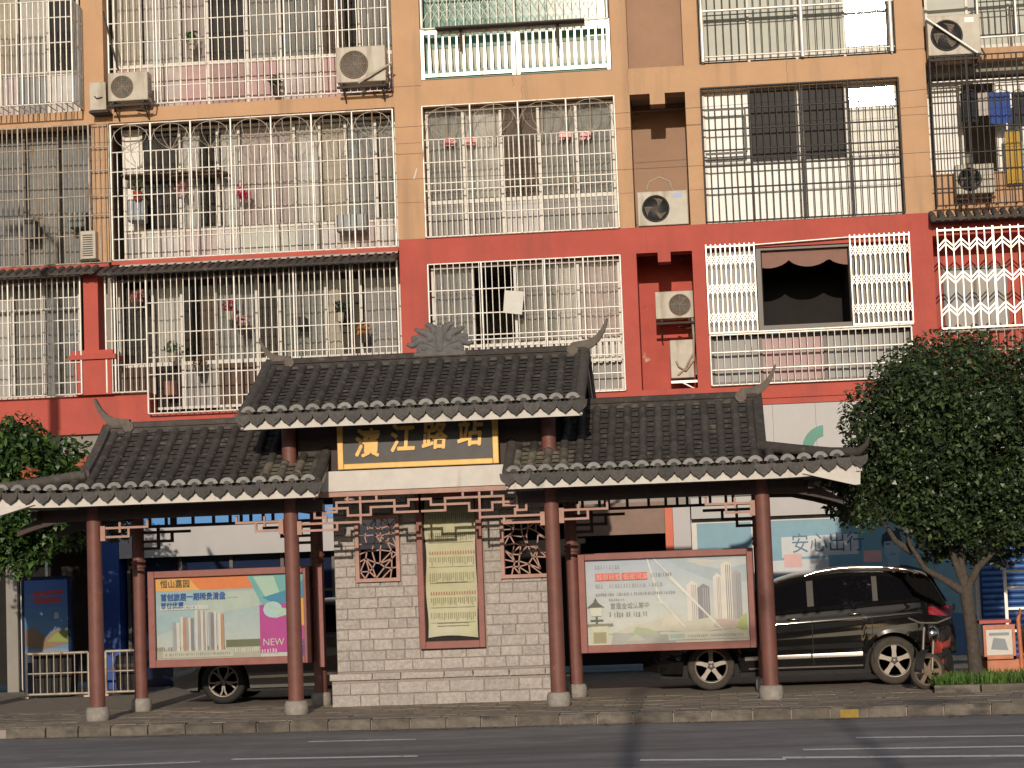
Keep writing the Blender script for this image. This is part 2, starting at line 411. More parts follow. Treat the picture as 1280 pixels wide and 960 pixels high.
# shell of the building behind the windows
for z in (4.35,7.30,10.08,12.9):
    wall('floor_slab', M['slab'], (-14,8,YB+.005,13,z-.0,z+.10))
wall('back_wall', M['plaster'], (-14,8,13,13.2,0,14.4))
wall('partition', M['plaster'], (-5.0,-4.8,YB+.01,13,4.45,14), (-1.5,-1.36,YB+.01,13,4.45,14), (.21,.3,YB+.01,13,4.45,14), (3.75,3.9,YB+.01,13,4.45,14), (-10.58,-10.36,YB+.01,13,4.45,14))
wall('parapet', M['orange'], (-14,8,YF+.3,13.2,14.0,15.0))
wall('end_wall', M['orange'], (-14.3,-14,YF,13.2,0,15), (8,8.3,YF,13.2,0,15))

def curtain(x0, x1, z0, z1, y, mt, parent, fold=.09, amp=.022, name='curtain'):
    n = max(6, int((x1-x0)/fold*6)); mb = MB(); vs = []
    ph = random.random()*6
    for zi, z in enumerate((z0, (z0+z1)/2, z1)):
        for i in range(n+1):
            x = x0+(x1-x0)*i/n
            a = amp*(1.2-.4*zi/2)
            vs.append((x, y+a*math.sin(2*math.pi*(x-x0)/fold+ph+.5*math.sin(3*x))+a*.5*math.sin(5.3*x+ph), z))
    fs = []
    for k in range(2):
        for i in range(n): fs.append((k*(n+1)+i, k*(n+1)+i+1, (k+1)*(n+1)+i+1, (k+1)*(n+1)+i))
    mb.add(vs, fs, 0, True)
    return mb.obj(name, mt, parent)
def window(x0, x1, z0, z1, Y, panes, low=0.0, lowmat=None, fm='frame_w', top=0.0, glare={}):
    """sliding window: panes = list of (width share, content); low = height of the solid panels below"""
    fr = MB(); fw = .045
    zl = z0+low
    fr.box(x0,x1,Y,Y+.06,zl-fw/2,zl+fw); fr.box(x0,x1,Y,Y+.06,z1-fw,z1); fr.box(x0,x0+fw,Y+.002,Y+.058,z0,z1); fr.box(x1-fw,x1,Y+.002,Y+.058,z0,z1)
    if low: fr.box(x0,x1,Y,Y+.06,z0,z0+fw)
    zt = z1-top
    if top: fr.box(x0,x1,Y,Y+.06,zt-fw/2,zt+fw/2)
    tot = sum(p[0] for p in panes); x = x0; spans = []
    for p in panes:
        xn = x+(x1-x0)*p[0]/tot; spans.append((x, xn, p[1])); x = xn
    for a, b, c in spans[1:]: fr.box(a-fw/2,a+fw/2,Y-.006,Y+.05,z0 if low else zl,z1)
    wo_ = fr.obj('window', M[fm], B)
    for i, (a, b, c) in enumerate(spans):
        if c in ('open', 'screen') or (isinstance(c, str) and i not in glare): pass
        else:
            gm = M['glass']
            gb = MB(); yy = Y+.028
            if i in glare:
                gm = M['glass_glare']
            zg_ = zl if i not in glare else z1-glare[i]
            gb.add([(a+.02,yy,zg_),(b-.02,yy,zg_),(b-.02,yy,z1-.02),(a+.02,yy,z1-.02)], [(0,1,2,3)])
            if zg_ > zl+.05: MB().add([(a+.02,yy,zl),(b-.02,yy,zl),(b-.02,yy,zg_-.02),(a+.02,yy,zg_-.02)], [(0,1,2,3)]).obj('pane', M['glass'], wo_)
            o = gb.obj('pane', gm, wo_)
            if i in glare:
                # pane turned between sun and camera to throw the glare into view
                cx, cz = (a+b)/2, (zg_+z1)/2
                vw = (CAM-Vector((cx,yy,cz))).normalized(); n_ = (vw+sd).normalized()
                t1 = Vector((1,0,0)) - n_*n_.x; t1.normalize(); t2 = n_.cross(t1)
                if t2.z < 0: t2 = -t2
                hw, hh = (b-a)/2-.02, (z1-zg_)/2-.02; c0 = Vector((cx,yy,cz))
                for q, (sx, sz) in zip(o.data.vertices, ((-1,-1),(1,-1),(1,1),(-1,1))): q.co = c0+t1*sx*hw+t2*sz*hh
        if isinstance(c, int): curtain(a+.03, b-.03, zl+.02, z1-.03, Y+.13, CURT[c], wo_)
        elif isinstance(c, tuple):    # part drawn curtain: (colour, share, side)
            wdt = (b-a)*c[1]
            if c[2] == 'l': curtain(a+.03, a+wdt, zl+.02, z1-.03, Y+.13, CURT[c[0]], wo_)
            else: curtain(b-wdt, b-.03, zl+.02, z1-.03, Y+.13, CURT[c[0]], wo_)
        elif isinstance(c, str) and c in M and c != 'screen':
            MB().box(a+.025,b-.025,Y+(.09 if i in glare else .034),Y+(.105 if i in glare else .05),zl+.01,z1-.02).obj('blind', M[c], wo_)
        elif c == 'screen': MB().box(a+.01,b-.01,Y-.004,Y+.02,zl+.02,z1-.04).obj('insect_screen', M['screen'], wo_)
        if low and lowmat:
            lm = lowmat[i % len(lowmat)]
            MB().box(a+.02,b-.02,Y+.02,Y+.035,z0+.02,zl-.01).obj('lower_panel', M[lm] if isinstance(lm, str) else CURT[lm], wo_)
    return wo_
def grille(x0, x1, z0, z1, Y, pitch, hz, posts=(), mt='steel', r=.0075, rp=.016, rh=.011, depth=0.0, fan=False, label=None, zt=None, name='window_grille'):
    """security bars on the plane Y: hz heights of the rails, posts x of the thicker uprights"""
    if mt != 'darksteel': r *= 1.18; rp *= 1.15; rh *= 1.15
    fr = MB()
    for z in list(hz)+[z0, z1]: fr.tube([(x0,Y,z),(x1,Y,z)], rh if z not in (z0,z1) else rp*.8, 6)
    for x in list(posts)+[x0, x1]: fr.tube([(x,Y-.012,z0),(x,Y-.012,z1)], rp, 6)
    go = fr.obj(name, M[mt], B)
    bars = MB(); n = int(round((x1-x0)/pitch))
    zt = zt if zt is not None else z1
    for i in range(1, n):
        x = x0+(x1-x0)*i/n+random.uniform(-.004,.004)
        if any(abs(x-p) < rp*1.5 for p in posts): continue
        bend = random.gauss(0,.012) if random.random() < .18 else 0.0
        bars.tube([(x,Y-.016,z0),(x+bend,Y-.016+abs(bend)*.5,(z0*.6+zt*.4)),(x+random.uniform(-.006,.006),Y-.016,zt)], r, 5)
    bo = bars.obj('bars', M[mt], go)
    if depth:
        sb = MB()
        for xx in (x0, x1):
            for z in list(hz)+[z0, z1]: sb.tube([(xx,Y,z),(xx,Y+depth,z)], rh, 5)
            k = max(3, int(depth/pitch))
            for i in range(1, k+1): sb.tube([(xx,Y+depth*i/k,z0),(xx,Y+depth*i/k,z1)], r, 5)
        k = int((x1-x0)/.16)
        for i in range(k+1):
            x = x0+(x1-x0)*i/k; sb.tube([(x,Y,z0+.01),(x,Y+depth,z0+.01)], r, 4)
        sb.obj('cage_side', M[mt], go)
    if fan:
        # half sunbursts in the top strip between the posts
        sc = MB(); ps = sorted(list(posts)+[x0, x1])
        for a, b in zip(ps[:-1], ps[1:]):
            c = (a+b)/2; h = z1-zt; hw_ = (b-a)/2
            sc.tube([(c,Y-.014,zt),(c,Y-.014,z1)], r*1.1, 5)
            sc.tube([(c-hw_*.95*math.cos(math.pi*q/12), Y-.014, zt+h*.35+h*.6*math.sin(math.pi*q/12)) for q in range(13)], r*.7, 5)
            for sgn in (-1, 1):
                for fx, fz, bow in ((.80,.78,.30),(.42,.86,.16)):
                    sc.tube([(c+sgn*hw_*(fx*t_+bow*math.sin(math.pi*t_)), Y-.016, zt+h*fz*t_) for t_ in (0,.2,.4,.6,.8,1)], r*.6, 5)
        sc.obj('scrollwork', M['oldsteel'], go)
    return go
def zs(*vs, u=650): return [at(u, v, YF-.05)[1] for v in vs]
def xsx(v, *us): return [at(u, v, YF-.05)[0] for u in us]

YG = YF-.04
# --- middle stack
window(-4.64,-1.33,7.62,9.90,YF+.22,[(1,8),(1,0),(1,3),(1,8),(1,2)],low=.62,lowmat=[8,8,0],fm='frame_w')
grille(-4.66,-1.30,7.61,9.92,YG,.094,[9.32,8.92,8.55,8.42,8.0],[-4.66+.84*i for i in (1,2,3)],'steel',fan=True,zt=9.32)
window(-4.63,-1.33,4.80,7.12,YF+.22,[(1,5),(1,'open'),(1,8),(.5,0),(1,7)],low=.85,lowmat=['panel_grey',8,8],fm='frame_w')
grille(-4.65,-1.31,4.79,7.13,YG,.112,[6.66,6.24,5.86,5.78,5.42,5.1],[-3.72,-2.62,-1.95],'stainless')
pk = MB()
for i in range(30):
    x = -4.55+i*.108
    pk.box(x,x+.05,YF+.10,YF+.12,5.30,5.72)
pk.box(-4.6,-1.35,YF+.085,YF+.10,5.66,5.71); pk.box(-4.6,-1.35,YF+.085,YF+.10,5.32,5.37)
pk.obj('balcony_balustrade', M['frame_w'], B)
# third floor: green frames with white pickets
window(-4.62,-1.36,10.42,12.6,YF+.30,[(1,'green_glass'),(1,'green_glass'),(1,'green_glass')],low=.62,lowmat=['panel_pg'],fm='frame_g')
bal = MB(); 
for a, b in ((-4.62,-3.02),(-2.94,-1.36)):
    bal.box(a,b,YF+.0,YF+.04,10.44,10.50); bal.box(a,b,YF+.0,YF+.04,11.20,11.27)
    for x in (a, b): bal.box(x-.03,x+.03,YF-.01,YF+.05,10.40,11.3)
bo = bal.obj('balcony_railing', M['steel'], B)
pk = MB(); n = 26
for i in range(n):
    x = -4.50+i*3.05/(n-1)
    pk.prism([(x-.022,10.50),(x+.022,10.50),(x+.030,10.70),(x+.018,11.0),(x+.014,11.2),(x-.014,11.2),(x-.018,11.0),(x-.030,10.70)], YF+.008, YF+.03)
pk.obj('pickets', M['steel'], bo)
MB().box(-4.62,-1.36,YF+.045,YF+.06,10.41,10.56).obj('green_skirt', M['frame_g'], bo)
lt = MB(); n = 22
for i in range(n+1):
    x = -4.6+i*3.2/n; lt.tube([(x,YF-.02,11.30),(x,YF-.02,12.4)], .008, 5)
for i in range(n-1):
    x = -4.6+i*3.2/n; dx = 3.2/n
    for sgn in (0,1):
        a, b = (x, x+2*dx) if sgn else (x+2*dx, x)
        lt.tube([(a,YF-.02,11.42),((a*3+b)/4,YF-.02,11.56),((a+b)/2,YF-.02,11.64),(b,YF-.02,11.92)], .006, 4)
for z in (11.30,11.95,12.4): lt.tube([(-4.62,YF-.025,z),(-1.36,YF-.025,z)], .018, 6)
for x in (-4.62,-2.98,-1.36): lt.tube([(x,YF-.03,11.3),(x,YF-.03,12.4)], .024, 6)
lt.obj('window_grille', M['steel'], B)
aw = MB(); aw.box(-4.35,-1.75,YF+.0-.28,YF-.04,11.235,11.262); aw.box(-3.95,-3.90,YF-.1,YF-.06,10.85,11.23); aw.box(-2.25,-2.2,YF-.1,YF-.06,10.85,11.23)
aw.obj('drying_shelf', M['rust'], B)

# --- right stack
window(.22,3.56,7.63,9.95,YF+.20,[(.9,'panel_w'),(.85,'darkblind'),(.12,'panel_w'),(.8,'darkblind'),(.95,'panel_w')] if False else [(.85,'panel_w'),(.85,'screen'),(.10,'panel_w'),(.78,'screen'),(.92,'panel_w')],low=1.02,lowmat=['panel_w'],fm='frame_w',glare={4:.42})
grille(.205,3.575,7.62,9.96,YG,.118,[9.58,9.22,8.86,8.70,8.58,8.2],[1.03,1.90,2.72],'darksteel',r=.010,rp=.020,rh=.015)
gs = MB(); gs.box(.24,.95,YG-.03,YG-.012,8.78,8.82); gs.box(.24,.95,YG-.03,YG-.012,9.55,9.585); gs.box(.93,.96,YG-.03,YG-.012,8.8,9.56)
gs.obj('escape_hatch', M['darksteel'], B)
window(.24,3.56,10.40,12.6,YF+.25,[(1,'panel_pg'),(1,'panel_pg'),(1,'panel_pg'),(1,'panel_w')],low=.1,fm='frame_w',glare={3:2.0})
grille(.24,3.56,10.43,12.6,YG,.135,[11.23,11.32],[1.98],'darksteel',r=.009,rp=.013)
po = MB()
for x in (.27,1.98,3.5): po.tube([(x,YG-.05,10.41),(x,YG-.05,12.6)], .034, 8)
for z in (11.30,): po.tube([(.25,YG-.05,z),(3.55,YG-.05,z)], .022, 8)
for z in (10.50,): po.tube([(.25,YG-.03,z),(3.55,YG-.03,z)], .012, 6)
po.obj('railing_posts', M['stainless'], B)
# first floor right: folding gates drawn aside from an open window
fr = MB(); fr.box(1.02,2.68,YF+.05,YF+.12,5.72,5.80); fr.box(1.02,2.68,YF+.05,YF+.12,7.10,7.18); fr.box(1.02,1.10,YF+.05,YF+.12,5.80,7.10); fr.box(2.60,2.68,YF+.05,YF+.12,5.80,7.10)
wD = fr.obj('window', M['frame_d'], B)
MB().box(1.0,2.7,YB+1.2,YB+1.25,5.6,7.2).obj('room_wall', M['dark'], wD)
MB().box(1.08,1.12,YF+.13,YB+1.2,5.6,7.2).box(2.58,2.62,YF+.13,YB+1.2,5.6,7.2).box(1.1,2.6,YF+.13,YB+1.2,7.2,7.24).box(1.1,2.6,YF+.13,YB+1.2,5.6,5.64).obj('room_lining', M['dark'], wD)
vl = MB(); pts = [(1.10,7.10)]; nn = 28
pts += [(2.60,7.10)]
for i in range(nn+1):
    t = 1-i/nn; x = 1.10+1.5*t; k_ = (t*2.2+.35) % 1
    pts.append((x, 6.94-.14*abs(math.sin(math.pi*(t*2.2+.3)))**.6))
vl.prism(pts, YF+.16, YF+.17)
vl.obj('valance', pr('valance', (.28,.15,.12), .8), wD)
def gate(x0, x1, z0, z1, n, Y, mt='steel', dense=True):
    gb = MB()
    for i in range(n+1):
        x = x0+(x1-x0)*i/n; gb.box(x-.010,x+.010,Y-.012,Y+.012,z0,z1)
    go = gb.obj('folding_gate', M[mt], B)
    dx = (x1-x0)/n
    for q in (.20,.52,.84):
        zz = MB(); zc = z0+(z1-z0)*q; h = .12 if dense else .13; lw_ = .016 if dense else .035
        for i in range(n):
            xa = x0+i*dx; up = 1 if (i % 2 == 0 or dense) else -1
            for s_ in (0, .075):
                zz.add([(xa,Y-.02,zc-s_-up*h/2),(xa+dx,Y-.02,zc-s_+up*h/2),(xa+dx,Y-.02,zc-s_+up*h/2+lw_),(xa,Y-.02,zc-s_-up*h/2+lw_)], [(0,1,2,3)])
                if dense: zz.add([(xa,Y-.017,zc-s_+h/2),(xa+dx,Y-.017,zc-s_-h/2),(xa+dx,Y-.017,zc-s_-h/2+lw_),(xa,Y-.017,zc-s_+h/2+lw_)], [(0,1,2,3)])
        zz.obj('scissor_links', M[mt], go)
    for zz_ in (z0, z1-.06): MB().box(x0,x1,Y-.025,Y-.013,zz_,zz_+.03).obj('gate_rail', M[mt], go)
gate(.17,.99,5.68,7.23,10,YG-.02); gate(2.62,3.62,5.72,7.28,12,YG-.02)
MB().box(.17,3.6,YF+.14,YF+.18,5.66,7.15).obj('blind', M['panel_grey'], wD) if False else None
MB().box(.17,.99,YF+.14,YF+.16,5.7,7.14).obj('blind', M['panel_grey'], wD); MB().box(2.72,3.58,YF+.14,YF+.16,5.7,7.14).obj('blind', CURT[8], wD)
grille(.17,3.58,4.80,5.66,YG-.02,.118,[5.36,5.06],[],'steel',rh=.018,rp=.018)
MB().tube([(.99,YG-.02,7.19),(2.62,YG-.02,7.24)], .016, 6).tube([(.17,YG-.03,5.69),(3.62,YG-.03,5.70)], .022, 6).obj('gate_track', M['steel'], B)
lp = MB()
window(.19,3.56,4.82,5.64,YF+.12,[(1.0,'panel_grey'),(1.3,'panel_pink'),(1.7,'panel_grey')],fm='frame_d')

# --- far right stack
MB().box(4.06,8,YF+.9,YF+1.0,4.4,7.3).obj('balcony_wall', M['red'], B)
MB().box(4.06,8,YF+.02,YF+.9,4.44,4.8).obj('floor_band', M['red'], B)
MB().box(4.02,8,YF+.04,YF+.9,7.2,7.42).obj('floor_band', M['red'], B)
window(4.25,5.35,5.62,6.75,YF+.82,[(1,'panel_grey'),(1,'panel_grey')],fm='frame_d')
gate(4.10,5.02,5.58,7.32,7,YG,'steel',False); gate(5.04,6.3,5.58,7.32,9,YG,'steel',False)
grille(4.08,6.3,4.85,5.54,YG,.13,[5.2],[],'oldsteel')
for i, (z, yy) in enumerate(((7.44,YF-.30),)):
    tb = MB()
    for k in range(16):
        x = 4.02+k*.15
        tb.tube([(x,YF-.36,7.44),(x,YF+.02,7.58)], .055, 8)
    tb.box(4.0,6.4,YF-.34,YF+.02,7.41,7.45)
    tb.obj('awning_tiles', M['tile'], B)
grille(4.10,6.3,7.66,10.22,YG-.25,.105,[9.75,9.42,8.98,8.55,8.25,7.95],[4.7,5.55],'darksteel',r=.010,rp=.016,rh=.013,depth=.3)
window(4.10,6.3,7.66,10.0,YF+.8,[(.62,'panel_w'),(.6,'open'),(1,'panel_w')],low=.0,fm='frame_w')
MB().box(4.08,8,YF+.55,YF+.7,7.6,8.35).obj('balcony_parapet', M['orange'], B)
MB().box(4.06,8,YF+.1,YB,10.22,10.42).obj('floor_band', M['orange'], B)
window(4.15,6.3,10.42,12.5,YF+.5,[(1,'panel_pg'),(1,'panel_pg'),(1,'panel_pg')],low=.1,fm='frame_w')
grille(4.95,6.3,10.62,11.30,YG+.05,.105,[11.2],[5.6],'darksteel',r=.009,rp=.014)
rp_ = MB(); rp_.tube([(4.1,YG,11.36),(6.3,YG,11.40)], .03, 8); rp_.tube([(4.1,YG,10.56),(6.3,YG,10.58)], .02, 8)
for x in (4.98,5.62): rp_.tube([(x,YG-.01,10.55),(x,YG-.01,11.4)], .022, 8)
rp_.obj('balcony_railing', M['stainless'], B)

# --- left stacks (enclosed balconies)
YL = YF-.06
# second floor, wide cage with sunbursts
window(-10.18,-5.20,7.50,9.92,YF+.55,[(.45,'panel_w'),(.9,6),(.9,(0,.5,'l')),(.5,0),(1.3,7),(.6,0),(.6,4),(.7,5),(.5,8)],low=.55,lowmat=['panel_grey',0,7,0,'panel_pg'],fm='frame_w')
grille(-10.22,-5.18,7.48,9.90,YL,.118,[9.40,9.05,8.62,8.25,7.85],[-10.22+.72*i for i in range(1,7)],'stainless',fan=True,zt=9.40,r=.0085)
MB().box(-10.1,-8.3,YF+.12,YF+.5,9.0,9.04).box(-9.2,-8.2,YF+.14,YF+.5,8.96,9.0).obj('balcony_shelf', CURT[3], B)
# second floor, leftmost
window(-13.2,-10.72,7.45,9.92,YF+.45,[(1,8),(1,5),(1,8),(1,5)],low=.0,fm='frame_d')
grille(-13.2,-10.62,7.46,9.93,YL,.092,[9.52,9.1,8.65,8.3,7.95],[-11.9],'oldsteel',r=.0085)
grille(-10.62,-10.26,7.46,9.93,YL,.09,[9.52,9.1,8.65,8.3],[],'oldsteel',r=.0075,rp=.012)
# third floor, wide
window(-10.28,-5.18,10.25,12.9,YF+.45,[(.5,4),(.7,0),(.5,7),(.7,6),(.6,8),(.7,2),(.7,(3,.6,'l')),(.6,8)],low=.78,lowmat=['panel_pink',7,'panel_pink',1],fm='frame_w')
grille(-10.22,-5.20,10.24,12.9,YL,.118,[12.3,11.72,11.36,10.9,10.55],[-9.35,-7.05,-6.1],'stainless',r=.0085)
# third floor, leftmost cage stands proud
window(-13.2,-10.9,10.25,12.9,YF+.45,[(.6,0),(.6,4),(.6,0),(.6,6)],low=.75,lowmat=[1,7,5,0],fm='frame_w')
grille(-13.2,-10.72,10.22,12.05,YL-.55,.098,[11.75,11.3,10.78],[-12.6,-11.62],'stainless',r=.0095,depth=.6,zt=12.05)
# first floor, leftmost cage
window(-13.2,-10.95,5.15,7.22,YF+.35,[(.7,5),(.5,0),(.7,8),(.8,5)],low=.0,fm='frame_w',top=.5)
grille(-13.2,-10.80,5.14,7.24,YL-.1,.10,[6.85,6.45,6.05,5.7,5.35],[-12.1,-11.3],'stainless',r=.0085)
# first floor, wide cage, its right part hangs lower
window(-10.3,-5.2,4.85,7.20,YF+.5,[(.6,6),(.5,0),(.6,(3,.5,'r')),(.7,5),(.4,6),(.8,2),(.6,(4,.4,'l')),(.7,5)],low=.8,lowmat=[3,6,8,3],fm='frame_w')
grille(-10.36,-9.62,5.14,7.22,YL-.06,.10,[6.62,6.05,5.62],[-10.2],'stainless',r=.0085)
grille(-9.62,-5.18,4.74,7.22,YL-.10,.112,[6.68,6.15,5.72,5.42,5.0],[-8.05,-7.0,-6.0],'stainless',r=.0085)
for (x0, x1, zz) in ((-13.5,-10.45,7.24),(-10.40,-5.16,7.20)):
    ap = MB(); n = int((x1-x0)/.155)
    for k in range(n+1):
        x = x0+.07+k*(x1-x0-.14)/n
        ap.tube([(x,YL-.42,zz),(x,YL+.04,zz+.15)], .052, 8)
    ap.add([(x0,YL-.42,zz-.03),(x1,YL-.42,zz-.03),(x1,YL+.05,zz+.12),(x0,YL+.05,zz+.12),(x0,YL-.42,zz),(x1,YL-.42,zz),(x1,YL+.05,zz+.15),(x0,YL+.05,zz+.15)],[(0,1,2,3),(4,5,6,7),(0,1,5,4),(1,2,6,5),(2,3,7,6),(3,0,4,7)])
    ao = ap.obj('awning_tiles', M['tile'], B)
    if zz < 7.22: MB().add([(x0+.3,YL-.10,zz+.145),(x1,YL-.10,zz+.145),(x1,YL+.05,zz+.215),(x0+.3,YL+.05,zz+.215)],[(0,1,2,3)]).obj('flashing', M['frame_w'], ao)

# clutter kept inside the balconies
def blob(mb, c, r, n=40, s=.05, mi=0):
    for _ in range(n):
        d = Vector((random.gauss(0,1),random.gauss(0,1),random.gauss(0,1))).normalized()*r*random.random()**.4
        p = Vector(c)+d; a = Vector((random.gauss(0,1),random.gauss(0,1),random.gauss(0,1))).normalized()*s; b = d.orthogonal().normalized()*s*.6
        mb.add([p-a,p+b,p+a,p-b], [(0,1,2,3)], mi)
def potted(u, v, Y, r, lcol, label, group=None, pot='redplastic'):
    x, z = at(u, v, Y)
    t = thing('potted_plant', label, 'plant', (x, Y, z), group)
    MB().lathe([(.06,0),(.085,.14),(.09,.15),(.075,.15),(.07,.12)], (x,Y,z), 'z', 12).obj('pot', M[pot], t)
    mb = MB(); blob(mb, (x,Y,z+.15+r*.7), r, 60, .05); mb.obj('foliage', lcol, t)
potted(172,250,YF+.05,.15,M['leaf2'],'leafy green plant in a red pot behind the sunburst grille')
for k, (u, v, nm, cc) in enumerate(((172,388,'tall pot plant with pink blossom beside the red pillar cage',(.5,.2,.2)),(287,400,'pot plant with red blossom on the first floor balcony ledge',(.45,.08,.1)),(303,418,'pale pink potted flowers low behind the first floor bars',(.55,.34,.34)),(215,452,'leafy pot plant low in the hanging cage by the red wall',(.05,.11,.03)),(250,470,'brown dry pot plant in the bottom of the hanging cage',(.16,.10,.05)),(425,402,'dark wrapped pot plant near the shelter crest',(.03,.05,.03)),(455,428,'orange flowering pot plant just above the middle roof',(.55,.22,.06)),(240,62,'small green pot plant on the third floor ledge',(.06,.13,.04)),(345,118,'dark fern in the corner of the third floor cage',(.02,.05,.02)))):
    potted(u, v, YF+.18, .13, pr('plant%d' % k, cc, .7), nm, pot='ac' if k % 2 else 'rust')
for k, (u, v, w_, h_, cc, nm) in enumerate(((30,300,16,26,(.10,.10,.11),'dark bundle behind the weathered bars'),(85,285,24,20,(.16,.19,.19),'grey blue sheet behind the weathered bars'),(205,495,14,20,(.30,.14,.10),'brown crate at the bottom of the hanging cage'),(160,278,22,30,(.30,.33,.37),'grey covered washing machine behind the sunburst grille'),(420,290,40,22,(.30,.32,.33),'grey storage box behind the sunburst grille'),(365,410,18,14,(.06,.05,.05),'black bag hanging behind the first floor bars'))):
    x, z = at(u, v, YF+.15); ww, hh = w_/73, h_/73
    o = MB().box(x,x+ww,YF+.12,YF+.40,z,z+hh).obj('stored_box', pr('store%d' % k, cc, .7, .2)); 
    bv = o.modifiers.new('bevel', 'BEVEL'); bv.width = .03; bv.segments = 3
    tag(o, nm, 'box')
flw = pr('pinkflower', (.62,.06,.16)); 
for k, (u, v) in enumerate(((303,240),(228,236))):
    x, z = at(u, v, YF+.2)
    t = thing('flower_bunch', ('bright pink flower bunch hanging behind the sunburst grille beside the shelf', 'faded pink flower bunch near the red plant pot')[k], 'flowers', (x, YF+.2, z))
    mb = MB(); blob(mb, (x,YF+.2,z), .14, 70, .045); mb.obj('petals', flw if k == 0 else pr('fadedflower', (.5,.22,.24)), t)
    MB().tube([(x,YF+.2,z+.1),(x,YF+.2,z+.32)], .006, 5).obj('stem', M['leaf'], t)
for k, (u, v) in enumerate(((562,176),(588,175),(706,168),(732,168))):
    x, z = at(u, v, YF+.14)
    t = MB()
    for q in range(5):
        t.prism([(x+.07*math.sin(q*.6-1.2)-.02,z+.06),(x+.07*math.sin(q*.6-1.2)+.02,z+.06),(x+.09*math.sin(q*.6-1.2)+.03,z-.02-.05*(q%2)),(x+.09*math.sin(q*.6-1.2)-.03,z-.10)], YF+.14+q*.004, YF+.142+q*.004)
    tag(t.obj('paper_cut', pr('papercut', (.62,.12,.14))), ('red paper cut behind the middle sunburst grille, next to the orange pilaster', 'red paper cut behind the middle sunburst grille, beside the brown curtain', 'red paper cut behind the middle sunburst grille, on the far side of the brown curtain', 'red paper cut behind the middle sunburst grille, nearest the orange niche')[k], 'decoration', 'paper cuts behind the middle grille')
x0, z0 = at(629,393,YG-.03); x1, z1 = at(655,363,YG-.03)
pp = MB(); pp.add([(x0,YG-.032,z0+.03),(x1-.05,YG-.045,z0-.02),(x1,YG-.035,z1-.02),(x0+.04,YG-.03,z1+.02)], [(0,1,2,3)])
tag(pp.obj('paper_notice', M['paper']), 'white sheet of paper tied to bars over the dark open window', 'paper')
cloth = [(1200,1222,.52,(.03,.03,.04),'black garment'),(1222,1236,.40,(.55,.50,.48),'pale garment'),(1236,1262,.55,(.05,.10,.36),'blue garment'),(1264,1282,.6,(.05,.05,.06),'dark grey garment'),(1256,1272,.9,(.55,.36,.08),'yellow garment')]
for k, (ua, ub, h, col, nm) in enumerate(cloth):
    Yc = YF+.30+(.1 if k == 4 else 0); xa, zt_ = at(ua, 116 if k < 4 else 165, Yc); xb, _ = at(ub, 116, Yc)
    t = thing('garment', '%s hung to dry behind the dark barred balcony' % nm, 'clothes', ((xa+xb)/2, Yc, zt_))
    curtain(xa, xb, zt_-h, zt_, Yc, pr('cloth%d' % k, col, .9), t, fold=.08, amp=.02, name='cloth')
    cx = (xa+xb)/2
    MB().tube([(xa+.02,Yc,zt_),(cx,Yc,zt_+.06),(xb-.02,Yc,zt_)], .008, 5).tube([(cx,Yc,zt_+.06),(cx,Yc,zt_+.14)], .006, 5).obj('hanger', M['darksteel'], t)
tag(MB().tube([(4.12,YF+.30,at(1220,100,YF+.3)[1]),(6.3,YF+.30,at(1220,100,YF+.3)[1])], .014, 6).obj('clothes_rail', M['stainless']), 'thin steel clothes rail across the dark barred balcony', 'rail')

